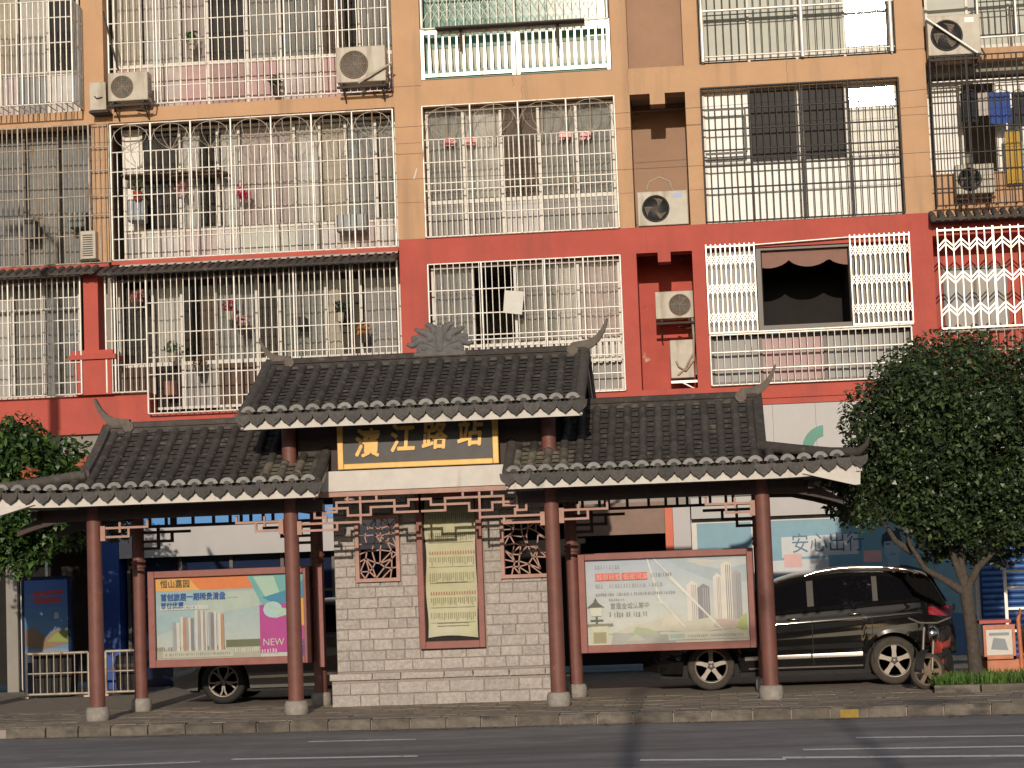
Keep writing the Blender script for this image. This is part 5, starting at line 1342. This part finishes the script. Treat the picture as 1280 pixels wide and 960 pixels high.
cl += [((1.95,TY-.1,2.45),.34),((2.12,TY,2.28),.22),((2.4,TY-.2,2.42),.30),((1.85,TY,2.75),.34),((2.7,TY-.3,2.38),.28),((3.0,TY-.5,2.35),.32),((3.7,TY-.5,2.3),.34),((4.3,TY-.3,2.4),.36),((4.7,TY-.2,2.6),.4),((4.35,TY,2.1),.25),((3.2,TY-.45,2.15),.28),((3.95,TY-.4,2.05),.28),((4.6,TY,2.2),.3),((3.45,TY+.4,2.2),.35),((3.02,TY-.15,2.0),.22),((3.25,TY+.3,1.85),.22),((3.75,TY-.1,1.9),.26),((4.15,TY+.1,1.95),.28),((3.5,TY-.3,2.05),.28),((3.1,TY+.6,1.85),.3),((3.55,TY+.6,1.78),.3),((4.0,TY+.5,1.8),.32),((4.45,TY+.2,1.9),.34),((4.85,TY,2.1),.36),((3.3,TY-.7,2.2),.26),((4.1,TY-.6,2.15),.28),((5.0,TY,2.5),.4),((1.95,TY+.3,2.9),.3),((1.82,TY+.1,2.5),.24),((2.9,TY+.5,2.2),.34)]
crown('crown', cl, 66000, .082, [M['leaf'], M['leaf2']], (5,1.6), t, 5)
t = thing('flowering_shrub', 'large dark shrub with orange young leaves beyond the left roof', 'tree', (-10.9, 4.8, 0))
tr = MB(); tr.tube([(-11.4,4.9,0),(-11.35,4.9,.8),(-11.15,4.85,1.8),(-10.8,4.8,2.8)], [.14,.11,.09,.06], 10)
for l in ([(-11.15,1.8),(-10.6,2.4),(-10.0,3.0)],[(-11.2,1.6),(-11.4,2.4),(-11.3,3.6)],[(-10.9,2.5),(-10.4,3.4),(-10.0,3.9)]): tr.tube([(p[0],4.85,p[1]) for p in l], [.06,.045,.02], 8)
tr.obj('trunk', M['bark'], t)
cl = ball_clumps((-10.75,4.8,3.30),1.55,1.3,1.30,34,.46,9)
cl += [((-9.35,4.7,3.45),.40),((-9.1,4.7,3.1),.42),((-9.0,4.7,2.7),.38),((-9.6,4.6,2.55),.36),((-10.2,4.5,2.3),.36),((-10.6,4.4,2.15),.30),((-10.35,4.4,2.05),.2)]
crown('crown', cl, 15000, .12, [M['leaf_g'], M['leaf_g2'], M['leaf_red']], (6,2.2,.0), t, 12)
cl = [((-9.25,4.1,3.62),.16),((-9.18,4.1,3.22),.17),((-9.95,3.6,3.5),.12)]
crown('young_leaves', cl, 110, .11, [M['leaf_red']], (1,), t, 14)
# low plants in the verge
px0, py0 = 2.84, 1.22
vg = MB()
vg.add([(2.86,1.34,.06),(7.5,1.0,.06),(7.5,3.0,.06),(2.86,3.0,.06)], [(0,1,2,3)])
verge = tag(vg.obj('verge', M['soil']), kind='structure')
km2 = MB(); km2.box(-.29,.29,-.06,.06,0,.10); kme2 = km2.mesh('edging_stone', M['kerb'])
for i in range(8):
    o = bpy.data.objects.new('edging_stone', kme2); C.objects.link(o); o.parent = verge; o.location = (3.13+i*.60, 1.26-.07*i*.6+.02, .0); o.rotation_euler.z = -.07
gr = MB(); rg_ = random.Random(3)
for _ in range(5200):
    x = rg_.uniform(2.9,6.5); y = rg_.uniform(1.42,2.9) if rg_.random() < .8 else rg_.uniform(1.32,1.6); h = rg_.uniform(.05,.19)
    a_ = rg_.uniform(0,6.28); dx, dy = math.cos(a_), math.sin(a_); w_ = rg_.uniform(.006,.018); l = rg_.uniform(.0,.10)
    gr.add([(x-dx*w_,y-dy*w_,.06),(x+dx*w_,y+dy*w_,.06),(x+dy*l+dx*w_*.8,y-dx*l+dy*w_*.8,.06+h*.7),(x+dy*l*1.6,y-dx*l*1.6,.06+h)], [(0,1,2,3)])
tag(gr.obj('grass', M['grass']), 'bright green grass in the verge around the tree', 'grass', kind='stuff')

# ------------------------------------------------------------------ cars
def interp(tab, x):
    for (a, b), (c, d) in zip(tab[:-1], tab[1:]):
        if x <= c: 
            f = (x-a)/(c-a) if c > a else 0; f = max(0, min(1, f)); return b+(d-b)*f
    return tab[-1][1]
def smooth(tab, x, h=.06): return (interp(tab, x-h)+2*interp(tab, x)+interp(tab, x+h))/4
def wheel(t, x, y, r, s, style, rim=.69):
    w_ = .20; ya = y; yb = y+w_*s
    ty = MB().lathe([(r*rim,.0),(r*.80,-.012*s),(r*.93,-.006*s),(r*.985,.02*s),(r,.05*s),(r,.15*s),(r*.985,.18*s),(r*.9,.2*s),(r*rim,.2*s)], (x,y,r), 'y', 36, cap=False)
    wh = ty.obj('wheel', M['tyre'] if style == 'star' else M['black'], t)
    ri = r*rim
    MB().lathe([(ri,.002*s),(ri*.93,.004*s),(ri*.90,.03*s),(ri*.90,.10*s)], (x,y,r), 'y', 36, cap=False).obj('rim', M['alloy'], wh)
    MB().lathe([(ri*.90,.10*s),(0,.10*s)], (x,y,r), 'y', 24).lathe([(ri*.6,.07*s),(ri*.6,.10*s),(ri*.2,.10*s)], (x,y,r), 'y', 20, cap=False).obj('brake', M['black'], wh)
    sp = MB()
    for k in range(5):
        a = k*2*math.pi/5+math.pi/2; c_, s_ = math.cos(a), math.sin(a)
        def pt(rr, o): return (x+rr*c_-o*s_, r+rr*s_+o*c_)
        if style == 'star':
            sp.prism([pt(ri*.10,-ri*.16),pt(ri*.55,-ri*.12),pt(ri*.92,-ri*.17),pt(ri*.92,ri*.17),pt(ri*.55,ri*.12),pt(ri*.10,ri*.16)], y+.006*s, y+.035*s)
        else:
            q = [pt(ri*.12,-.012),pt(ri*.55,-ri*.30),pt(ri*.90,-ri*.36),pt(ri*.95,ri*.0),pt(ri*.90,ri*.36),pt(ri*.55,ri*.30),pt(ri*.12,.012)]
            for A, B_ in zip(q[:-1], q[1:]):
                d = Vector((B_[0]-A[0], B_[1]-A[1])).normalized(); n_ = (-d.y*.012, d.x*.012)
                sp.prism([(A[0]-n_[0],A[1]-n_[1]),(B_[0]-n_[0],B_[1]-n_[1]),(B_[0]+n_[0],B_[1]+n_[1]),(A[0]+n_[0],A[1]+n_[1])], y+.006*s, y+.03*s)
    sp.lathe([(ri*.20,.03*s),(ri*.19,.004*s),(0,.002*s)], (x,y,r), 'y', 16)
    sp.obj('spokes', M['alloy'], wh)
def car(label, X0, Y0, cfg):
    """nose at X0 pointing to -X, near side on the plane Y0"""
    Ln, W = cfg['len'], cfg['w']; hw = W/2; yc = Y0+hw
    t = thing('parked_car', label, 'car', (X0+Ln/2, yc, 0))
    top, belt = cfg['top'], cfg['belt']; wl = cfg['wheels']; r = cfg['r']; ra = r+.065
    def zlow(l):
        z = interp(cfg['sill'], l)
        for c_ in wl:
            d = abs(l-c_)
            if d < ra: z = max(z, r+math.sqrt(ra*ra-d*d))
        return z
    def plan(l):
        f = 1.0
        if l < .9: f = 1-.30*((.9-l)/.9)**2.4
        if l > Ln-.7: f = 1-.16*((l-Ln+.7)/.7)**2.2
        return f
    def half(l, z):
        zb = min(interp(belt, l), smooth(top, l)-.02); h = hw*plan(l)
        if z <= zb:
            q = (z-.62)/.5; b = 1-.045*q*q-(.02 if z > .9 else 0)*((z-.9)/.3)
            zc_ = interp(belt, l)-.16; b += .009*math.exp(-((z-zc_)/.035)**2)-.010*math.exp(-((z-zc_+.14)/.09)**2)+.012*math.exp(-((z-.42)/.06)**2)
            return h*b
        q = (z-.62)/.5; q0 = (zb-.62)/.5; b0 = 1-.045*q0*q0-(.02 if zb > .9 else 0)*((zb-.9)/.3)
        return h*b0-(z-zb)*.36-.015
    mb = MB(); NL = 150; rows_low, rows_up, rows_top = 22, 6, 8
    ring = []
    for i in range(NL+1):
        l = Ln*i/NL; zt = smooth(top, l); zb = min(interp(belt, l), zt-.02); zl = min(zlow(l), zb-.03); pts = []
        for k in range(rows_low+1):
            z = zl+(zb-zl)*k/rows_low; pts.append((half(l, z), z))
        zr = zt-.09 if zt-.09 > zb else zb+(zt-zb)*.5
        for k in range(1, rows_up+1):
            z = zb+(zr-zb)*k/rows_up; pts.append((half(l, z), z))
        hr = half(l, zr)
        for k in range(1, rows_top+1):
            a = math.pi/2*k/rows_top; f = math.cos(a)
            pts.append((hr*(f**.55), zr+(zt-zr)*(math.sin(a)**1.0)))
        ring.append([(X0+l, yc-p[0], p[1]) for p in pts]+[(X0+l, yc+p[0], p[1]) for p in reversed(pts[:-1])])
    m_ = len(ring[0]); vs = [p for rg in ring for p in rg]
    mb.add(vs, [(i*m_+j, i*m_+j+1, (i+1)*m_+j+1, (i+1)*m_+j) for i in range(NL) for j in range(m_-1)], 0, True)
    mb.add(ring[0], [tuple(range(m_))]); mb.add(ring[-1], [tuple(range(m_))[::-1]])
    body = mb.obj('body', M[cfg['paint']], t)
    ub = MB().box(X0+.25,X0+Ln-.25,Y0+.24,Y0+W-.24,.17,.75).box(X0+wl[0]+ra,X0+wl[1]-ra,Y0+.08,Y0+W-.08,.17,.34).obj('underbody', M['black'], t)
    def patch(name, mt, l0, l1, zlo, zhi, off=.004, n=20, k=5, par=None, both=True):
        for sgn in ((-1, 1) if both else (-1,)):
            p = MB(); vs = []
            for i in range(n+1):
                l = l0+(l1-l0)*i/n; a, b = zlo(l), zhi(l)
                for j in range(k+1):
                    z = a+(b-a)*j/k; vs.append((X0+l, yc+sgn*(half(l, z)+off), z))
            p.add(vs, [(i*(k+1)+j, i*(k+1)+j+1, (i+1)*(k+1)+j+1, (i+1)*(k+1)+j) for i in range(n) for j in range(k)], 0, True)
            p.obj(name, mt, par or t)
    zb_ = lambda l: min(interp(belt, l), smooth(top, l)-.02)+.012
    for (l0, l1, dz) in cfg['win']:
        patch('side_window', M['carglass'], l0, l1, zb_, lambda l: max(zb_(l)+.004, min(smooth(top, l)-dz, interp(cfg['dlo'], l))), .006)
    for (w0, w1) in zip(cfg['win'][:-1], cfg['win'][1:]):
        patch('pillar', M['pillar'], w0[1]+.004, w1[0]-.004, zb_, lambda l: min(smooth(top, l)-.13, interp(cfg['dlo'], l)), .003, 4, 6)
    patch('belt_trim', M['chrome'], cfg['win'][0][0], cfg['win'][-1][1], lambda l: zb_(l)-.030, lambda l: zb_(l)-.006, .009, 30, 1)
    for (l0, l1, z0, z1) in cfg.get('rub', ()): patch('rubbing_strip', M['chrome'], l0, l1, lambda l: z0+(l-l0)*.012, lambda l: z1+(l-l0)*.012, .014, 16, 2)
    if 'sillstrip' in cfg: patch('sill_strip', M['chrome'], *cfg['sillstrip'][:2], lambda l: cfg['sillstrip'][2], lambda l: cfg['sillstrip'][2]+.02, .008, 16, 1)
    for l in cfg['seams']:
        patch('door_seam', M['black'], l, l+.009, lambda q: interp(cfg['sill'], q)+.05, lambda q: zb_(q), .0025, 1, 10)
    for l in cfg['handles']:
        z = interp(belt, l)-.10; y = Y0+hw-half(l, z)
        MB().tube([(X0+l-.09,y-.004,z),(X0+l-.07,y-.03,z+.003),(X0+l+.07,y-.03,z+.006),(X0+l+.09,y-.004,z+.006)], .012, 6).obj('door_handle', M[cfg['paint']] if cfg['paint'] == 'cargrey' else M['chrome'], t)
    if 'rail' in cfg:
        l0, l1 = cfg['rail']
        for sgn in (-1, 1):
            pts = []
            for i in range(11):
                l = l0+(l1-l0)*i/10; z = smooth(top, l)-.055+(.05*math.sin(math.pi*min(1, max(0, i/10)))**.3); pts.append((X0+l, yc+sgn*(half(l, smooth(top, l)-.10)-.03), z))
            MB().tube(pts, .018, 6).obj('roof_rail', M['chrome'], t)
    # wheel arch lips
    for c_ in wl:
        for sgn in (-1, 1):
            lp = MB(); vs = []; n = 20
            for i in range(n+1):
                a = math.pi*(.04+.92*i/n)
                for rr, oo in ((ra-.004,.012),(ra+.045,.010)):
                    l = c_+rr*math.cos(a); z = r+rr*math.sin(a); vs.append((X0+l, yc+sgn*(half(l, z)+oo), z))
            lp.add(vs, [(2*i,2*i+1,2*i+3,2*i+2) for i in range(n)], 0, True)
            lp.obj('arch_trim', M[cfg.get('arch', cfg['paint'])], t)
    for c_ in wl:
        wheel(t, X0+c_, Y0+.035, r, 1, cfg['style']); wheel(t, X0+c_, Y0+W-.035, r, -1, cfg['style'])
    l0, l1, z0, z1 = cfg['tail']
    patch('tail_light', M['taillight'], l0, l1, lambda l: z0+.04*(l1-l)/(l1-l0), lambda l: z1, .008, 8, 4)
    patch('head_light', M['chrome'], .10, .42, lambda l: .66, lambda l: .78, .006, 8, 2)
    # screens
    for (la, lb) in cfg['screens']:
        sc_ = MB()
        za, zz = smooth(top, la)+.004, smooth(top, lb)+.004
        ha, hb = half(la, za-.1)*.88, half(lb, zz-.1)*.88
        e = -.012 if la < Ln/2 else .012
        sc_.add([(X0+la+e,yc-ha,za+.006),(X0+la+e,yc+ha,za+.006),(X0+lb+e,yc+hb,zz+.006),(X0+lb+e,yc-hb,zz+.006)], [(0,1,2,3)])
        sc_.obj('windscreen' if la < Ln/2 else 'rear_screen', M['carglass'], t)
    return t
suv = dict(len=4.42, w=1.80, r=.335, wheels=(.97,3.54), paint='carblack', style='star',
    top=[(0,.62),(.05,.80),(.25,.92),(1.05,1.06),(1.15,1.10),(1.95,1.53),(2.2,1.60),(2.9,1.665),(3.6,1.645),(4.02,1.585),(4.12,1.52),(4.35,1.10),(4.40,.92),(4.42,.55)],
    belt=[(0,.60),(1.0,.98),(1.9,1.04),(3.5,1.13),(4.05,1.17),(4.42,.95)],
    sill=[(0,.30),(.3,.24),(1.4,.25),(3.2,.25),(4.0,.30),(4.42,.42)],
    dlo=[(1.2,1.08),(1.95,1.42),(2.3,1.50),(3.0,1.545),(3.5,1.52),(3.75,1.44),(4.0,1.22)],
    win=[(1.42,2.36,.12),(2.46,3.28,.12),(3.36,4.0,.12)], rub=[(1.45,2.38,.40,.455),(2.40,3.10,.41,.465)], sillstrip=(1.5,3.1,.275), seams=(2.41,3.25), handles=(2.16,3.02), rail=(2.35,3.95),
    tail=(4.05,4.39,.92,1.07), screens=[(1.17,1.92),(4.10,4.33)], arch='carblack')
car('black sport utility car with chrome trim parked behind the right billboard', -1.02, 3.42, suv)
hatch = dict(len=4.30, w=1.74, r=.33, wheels=(.80,3.36), paint='cargrey', style='petal',
    top=[(0,.55),(.05,.70),(.2,.80),(.9,.97),(1.0,1.0),(1.8,1.42),(2.3,1.50),(3.1,1.47),(3.6,1.36),(4.1,1.05),(4.26,.9),(4.30,.5)],
    belt=[(0,.52),(.9,.86),(1.6,.92),(3.4,.98),(4.30,.85)],
    sill=[(0,.26),(.3,.20),(1.4,.22),(3.2,.22),(4.0,.26),(4.30,.38)],
    dlo=[(1.0,.98),(1.8,1.32),(2.3,1.40),(3.0,1.38),(3.5,1.26),(3.9,1.05)],
    win=[(1.25,2.2,.11),(2.3,3.1,.11),(3.18,3.65,.11)], seams=(1.15,2.25,3.12), handles=(2.02,2.9), tail=(4.0,4.28,.75,.92), screens=[(1.02,1.78),(3.62,4.1)], rub=[(1.2,3.0,.36,.40)])
car('grey hatchback with split spoke wheels parked behind the left billboard', -8.0, 3.95, hatch)

# ------------------------------------------------------------------ motorcycle against the verge
mx, my = 2.84, 2.15
t = thing('motorcycle', 'small red motorcycle with a round headlamp behind the tree trunk', 'motorcycle', (mx, my, 0))
def mwheel(x, y, r):
    a = Matrix.Rotation(R(-46), 4, 'Z') if x < 3 else Matrix()
    mb = MB().lathe([(r*.80,-.035),(r*.95,-.038),(r,-.015),(r,.015),(r*.95,.038),(r*.80,.035)], (0,0,0), 'y', 28, cap=False)
    wh = bpy.data.objects.new('wheel', mb.mesh('wheel', M['tyre'])); C.objects.link(wh); attach(wh, t, (x,y,r)); wh.rotation_euler = a.to_euler()
    sp = MB().lathe([(r*.82,-.022),(r*.70,-.02),(r*.70,.02),(r*.82,.022),(r*.82,-.022)], (0,0,0), 'y', 28, cap=False)
    for k in range(6):
        q = k*math.pi/3; c_, s_ = math.cos(q), math.sin(q)
        sp.prism([(r*.1*c_-.022*s_, r*.1*s_+.022*c_),(r*.73*c_-.03*s_, r*.73*s_+.03*c_),(r*.73*c_+.03*s_, r*.73*s_-.03*c_),(r*.1*c_+.022*s_, r*.1*s_-.022*c_)], -.015, .015)
    sp.lathe([(r*.25,-.03),(r*.25,.03)], (0,0,0), 'y', 14)
    o = sp.obj('spokes', M['dustyrim']); o.parent = wh
mwheel(mx, my, .245); mwheel(mx+1.12, my+.15, .245)
fk = MB()
for yy in (-.07,.07): fk.tube([(mx-.0,my+yy,.245),(mx+.10,my+yy,.62),(mx+.16,my+yy,.82)], .020, 8)
fk.tube([(mx+.20,my-.30,.95),(mx+.17,my-.12,.88),(mx+.17,my+.12,.88),(mx+.20,my+.30,.95)], .013, 6)
fk.obj('fork', M['alloy'], t)
MB().lathe([(.0,-.10),(.05,-.09),(.092,-.04),(.100,.0),(.090,.01),(0,.015)][::-1], (mx+.08,my-.06,.74), 'y', 18).obj('head_lamp', M['chrome'], t)
ls = MB(); ls.add([(mx+.20,my-.06,.76),(mx+.20,my+.06,.76),(mx+.60,my+.07,.16),(mx+.60,my-.07,.16),(mx+.27,my-.05,.78),(mx+.27,my+.05,.78),(mx+.68,my+.06,.18),(mx+.68,my-.06,.18)], [(0,1,2,3),(4,5,6,7),(0,1,5,4),(1,2,6,5),(2,3,7,6),(3,0,4,7)])
ls.obj('leg_shield', M['redplastic'], t, bevel=.02)
fd = MB(); vs = []
for i in range(9):
    a = R(60+i*14)
    for yy in (-.06,.06): vs.append((mx+.285*math.cos(a)*-1*-1, my+yy, .245+.285*math.sin(a)))
fd.add(vs, [(2*i,2*i+1,2*i+3,2*i+2) for i in range(8)], 0, True); fd.obj('mudguard', M['black'], t)
MB().tube([(mx+.40,my,.42),(mx+.70,my,.45),(mx+1.12,my+.12,.34)], .08, 8).lathe([(.12,-.10),(.12,.10)], (mx+.62,my,.32), 'y', 14).obj('engine', M['black'], t)
MB().tube([(mx+.55,my,.66),(mx+.8,my+.04,.70),(mx+1.2,my+.14,.74)], [.07,.10,.07], 10).obj('seat', M['black'], t)
MB().tube([(mx+.5,my,.55),(mx+.8,my+.05,.56),(mx+1.25,my+.14,.62)], [.06,.10,.05], 8).obj('side_cover', M['redplastic'], t)
MB().tube([(mx+.19,my-.28,.94),(mx+.15,my-.36,1.06)], .006, 5).lathe([(.05,0),(.05,-.012)], (mx+.15,my-.36,1.09), 'y', 12).obj('mirror', M['black'], t)

t.rotation_euler.z = R(64)
# ------------------------------------------------------------------ orange cart and ladder
cx, cy = 3.78, 3.55
t = thing('cargo_cart', 'orange metal handcart with a framed panel parked against the blue shutter', 'cart', (4.3, cy, 0))
bx_ = MB(); bx_.box(cx,cx+.44,cy,cy+.9,.30,.34)
for (xa, xb) in ((cx,cx+.04),(cx+.40,cx+.44)): bx_.box(xa,xb,cy,cy+.04,.30,.78)
bx_.box(cx+.04,cx+.40,cy+.002,cy+.038,.72,.78); bx_.box(cx+.04,cx+.40,cy+.002,cy+.038,.30,.36)
bx_.obj('frame', M['orangepaint'], t)
MB().box(cx+.04,cx+.40,cy+.02,cy+.03,.36,.72).obj('panel', M['paper'], t)
b_ = MB(); b_.poly([(cx+.10,cy+.016,.44),(cx+.34,cy+.016,.42),(cx+.30,cy+.016,.58),(cx+.14,cy+.016,.60)]); b_.poly([(cx+.08,cy+.015,.63),(cx+.36,cy+.015,.63),(cx+.36,cy+.015,.67),(cx+.08,cy+.015,.67)])
b_.obj('panel_print', pr('greyprint', (.25,.28,.30)), t)
MB().box(cx-.04,cx+.40,cy+.05,cy+.6,.80,.845).obj('lid', M['redplastic'], t)
MB().box(cx+.04,cx+.62,cy+.06,cy+.75,.05,.295).obj('tool_box', M['orangepaint'], t, bevel=.015)
fr = MB(); fr.tube([(cx+.52,cy+.05,.06),(cx+.50,cy+.05,.85),(cx+.54,cy+.05,.98),(cx+.62,cy+.05,.90),(cx+.66,cy+.05,.30),(cx+1.3,cy+.05,.28)], .032, 8); fr.tube([(cx+.62,cy,.62),(cx+.70,cy,.78),(cx+1.2,cy,.78)], .03, 8)
fr.box(cx+.60,cx+1.3,cy+.1,cy+.5,.36,.72); fr.obj('side_frame', M['orangepaint'], t)
for xx in (cx+.82,): 
    wh = MB().lathe([(.12,-.05),(.19,-.05),(.20,-.02),(.20,.03),(.12,.04)], (xx,cy-.02,.20), 'y', 22, cap=False).obj('wheel', M['black'], t)
    MB().lathe([(.12,-.03),(.04,-.045),(0,-.045)], (xx,cy-.02,.20), 'y', 18).obj('hub', M['alloy'], wh)
ld_ = MB(); lx, ly = 4.18, 3.45
lad = thing('ladder', 'pale aluminium ladder leaning above the orange cart', 'ladder', (4.4, 4.3, .5))
for xx in (4.22, 4.75): MB().box(xx-.022,xx+.022,4.28,4.33,.50,1.62).obj('rail', M['stainless'], lad)
for z in (.66,.98,1.28,1.52): MB().box(4.245,4.725,4.29,4.32,z-.018,z+.018).obj('rung', M['stainless'], lad)

# ------------------------------------------------------------------ things in front of the left shop
def railing(x0, x1, y, h, label, n):
    t = thing('railing', label, 'railing', ((x0+x1)/2, y, 0), 'pavement railings by the left shop')
    fr = MB(); fr.tube([(x0,y,0),(x0,y,h)], .022, 8); fr.tube([(x1,y,0),(x1,y,h)], .022, 8); fr.tube([(x0,y,h),(x1,y,h)], .022, 8); fr.tube([(x0,y,h*.55),(x1,y,h*.55)], .014, 6); fr.tube([(x0,y,.06),(x1,y,.06)], .02, 6)
    for xx in (x0, x1): fr.box(xx-.06,xx+.06,y-.1,y+.1,.002,.03)
    fr.obj('frame', M['oldsteel'], t)
    for k in range(1, n): MB().tube([(x0+(x1-x0)*k/n,y,.06),(x0+(x1-x0)*k/n,y,h)], .009, 5).obj('baluster', M['oldsteel'], t)
railing(-11.20,-10.16,7.2,.72,'grey steel crowd railing in front of the blue advert stand',9)
railing(-9.90,-9.30,7.3,.72,'short grey steel railing beside the bright blue pillar',5)
t = thing('advert_stand', 'upright advert stand with a rounded blue seaside poster by the shop door', 'advert stand', (-11.1, 8.0, 0))
def rrect(x0, x1, z0, z1, r, n=5):
    pts = []
    for cx_, cz_, a0 in ((x1-r,z0+r,-90),(x1-r,z1-r,0),(x0+r,z1-r,90),(x0+r,z0+r,180)):
        for k in range(n+1): a = R(a0+90*k/n); pts.append((cx_+r*math.cos(a), cz_+r*math.sin(a)))
    return pts
MB().prism(rrect(-11.52,-10.68,.03,1.98,.09), 8.0, 8.12).obj('casing', M['darkblue'], t)
a = Art(-11.47,-10.73,.55,1.92,7.997)
for k in range(6): a.r(0,1,k/6,(k+1)/6,pr('adv%d' % k, (.10-.012*k+(.08 if k == 0 else 0), .24-.02*k, .32+.03*k)))
a.p([(.0,.20),(.45,.16),(1,.22),(1,.38),(.7,.40),(.5,.30),(.2,.42),(0,.40)],pr('coast',(.22,.14,.08))); a.p([(.5,.25),(1,.24),(1,.40),(.75,.36)],pr('coast2',(.22,.26,.06)))
a.p([(.2,.80),(.92,.83),(.92,.88),(.2,.86)],pr('slogan',(.42,.05,.07))); a.p([(.22,.72),(.86,.72),(.84,.79),(.22,.78)],pr('slogan',(0,0,0))); a.r(0,1,0,.14,pr('advgrey',(.22,.28,.34))); a.p([(.68,.52),(.8,.53),(.78,.60),(.70,.60)],pr('cloudy',(.4,.5,.58)))
a.done(t)
t = thing('waste_bin', 'dark round bin standing behind the short steel railing', 'bin', (-9.65, 7.75, 0))
MB().lathe([(.20,0),(.25,.1),(.27,.5),(.25,.62),(.10,.68),(0,.68)], (-9.6,7.75,0), 'z', 20).obj('body', M['black'], t)
MB().lathe([(.285,.44),(.29,.47),(.285,.50)], (-9.6,7.75,0), 'z', 20).obj('rim_band', M['rust'], t)
t = thing('waste_bin', 'dark bin with a flat lid behind the crowd railing', 'bin', (-10.9, 7.6, 0))
MB().prism([(-11.12,0),(-10.55,0),(-10.50,.66),(-11.16,.66)], 7.45, 7.85).obj('body', M['black'], t)
MB().box(-11.2,-10.46,7.42,7.88,.665,.72).obj('lid', M['rust'], t)

# ------------------------------------------------------------------ street furniture that only throws its shadow into the view
def lamp(x, y, h, label, arm=1.2, r=.09):
    t = thing('street_lamp', label, 'street lamp', (x, y, 0), 'street lamps along the road')
    MB().lathe([(r*2,0),(r*2,.3),(r*1.25,.4),(r,h*.5),(r*.7,h)], (x,y,0), 'z', 14).obj('pole', M['oldsteel'], t)
    MB().tube([(x,y,h-.1),(x+arm*.4,y,h+.25),(x+arm,y,h+.3)], .04, 8).obj('arm', M['oldsteel'], t)
    MB().box(x+arm-.1,x+arm+.5,y-.14,y+.14,h+.22,h+.34).obj('lamp_head', M['oldsteel'], t, bevel=.04)
lamp(-11.15, .55, 10.6, 'tall grey street lamp on the pavement left of the shelter', arm=-.9, r=.11)
lamp(-.35, -30.0, 9.6, 'grey street lamp on the opposite pavement', arm=1.3, r=.085)
lamp(2.2, -33.0, 8.8, 'slim grey street lamp farther back on the opposite pavement', arm=1.0, r=.07)

# ------------------------------------------------------------------ across the street, behind the camera
for k, (x0, x1, h, nm) in enumerate(((-60,-22,8.5,'long low grey market building across the road'),(-20,6,9.2,'two storey brown shop building across the road'),(8,34,8.0,'low cream shop row across the road'),(36,70,9.0,'plain grey depot across the road'))):
    t = thing('street_building', nm, 'building', ((x0+x1)/2, -56, 0), 'low buildings across the road')
    MB().box(x0,x1,-64,-54,0,h).obj('wall', mat('far_wall_%d' % k, ((.20,.19,.18),(.17,.12,.09),(.28,.24,.19),(.22,.22,.22))[k], .9, .2, .5), t)
    MB().box(x0-.4,x1+.4,-64.4,-53.4,h,h+.3).obj('roof', M['tile'], t)
    n = int((x1-x0)/4)
    for i in range(n):
        xx = x0+(i+.5)*(x1-x0)/n
        MB().box(xx-1.5,xx+1.5,-54.02,-53.96,.2,3.0).obj('shop_front', M['darkblue'], t); MB().box(xx-1.0,xx+1.0,-54.02,-53.96,4.4,6.4).obj('window', M['darkblue'], t)

# ------------------------------------------------------------------ cables, gutter dust, fallen leaves
for k, (z0, z1, y, nm) in enumerate(((8.75,8.55,8.6,'thin black cable strung along the orange storey'),(9.55,9.75,8.9,'thin black cable strung above the sunburst grilles'))):
    n = 24; tag(MB().tube([(-14+22*i/n, y, z0+(z1-z0)*i/n-.18*(1-(2*i/n-1)**2)) for i in range(n+1)], .004, 4).obj('cable', M['black']), nm, 'cable')
gt = MB(); rn = random.Random(6); n = 60
for i in range(n):
    xa, xb = -30+60*i/n, -30+60*(i+1)/n; wa = .22+.10*math.sin(i*1.7)+.05*math.sin(i*.6); wb = .22+.10*math.sin((i+1)*1.7)+.05*math.sin((i+1)*.6)
    gt.add([(xa,yk(xa)-wa,-.127),(xb,yk(xb)-wb,-.127),(xb,yk(xb)-.02,-.127),(xa,yk(xa)-.02,-.127)], [(0,1,2,3)])
tag(gt.obj('gutter', mat('gutter_dust', (.25,.22,.18), .95, .3, 5.0, stain=((.13,.12,.11), (2.5,7,1), .45, .62))), kind='structure')
fl = MB()
for _ in range(260):
    x = rn.uniform(-9.5,5); y = yk(x)+(rn.uniform(-.5,-.06) if rn.random() < .45 else rn.uniform(.15,3.2)); z = -.122 if y < yk(x) else .012
    a_ = rn.uniform(0,6.28); l = rn.uniform(.02,.045); c_, s_ = math.cos(a_)*l, math.sin(a_)*l
    fl.add([(x-c_,y-s_,z),(x+s_*.4,y-c_*.4,z+.01),(x+c_,y+s_,z+.004),(x-s_*.4,y+c_*.4,z+.008)], [(0,1,2,3)], rn.choice((0,0,1)))
tag(fl.obj('fallen_leaves', [pr('dryleaf',(.20,.12,.05),.8), pr('dryleaf2',(.32,.24,.10),.8)]), 'dry fallen leaves scattered along kerb and paving', 'leaves', kind='stuff')
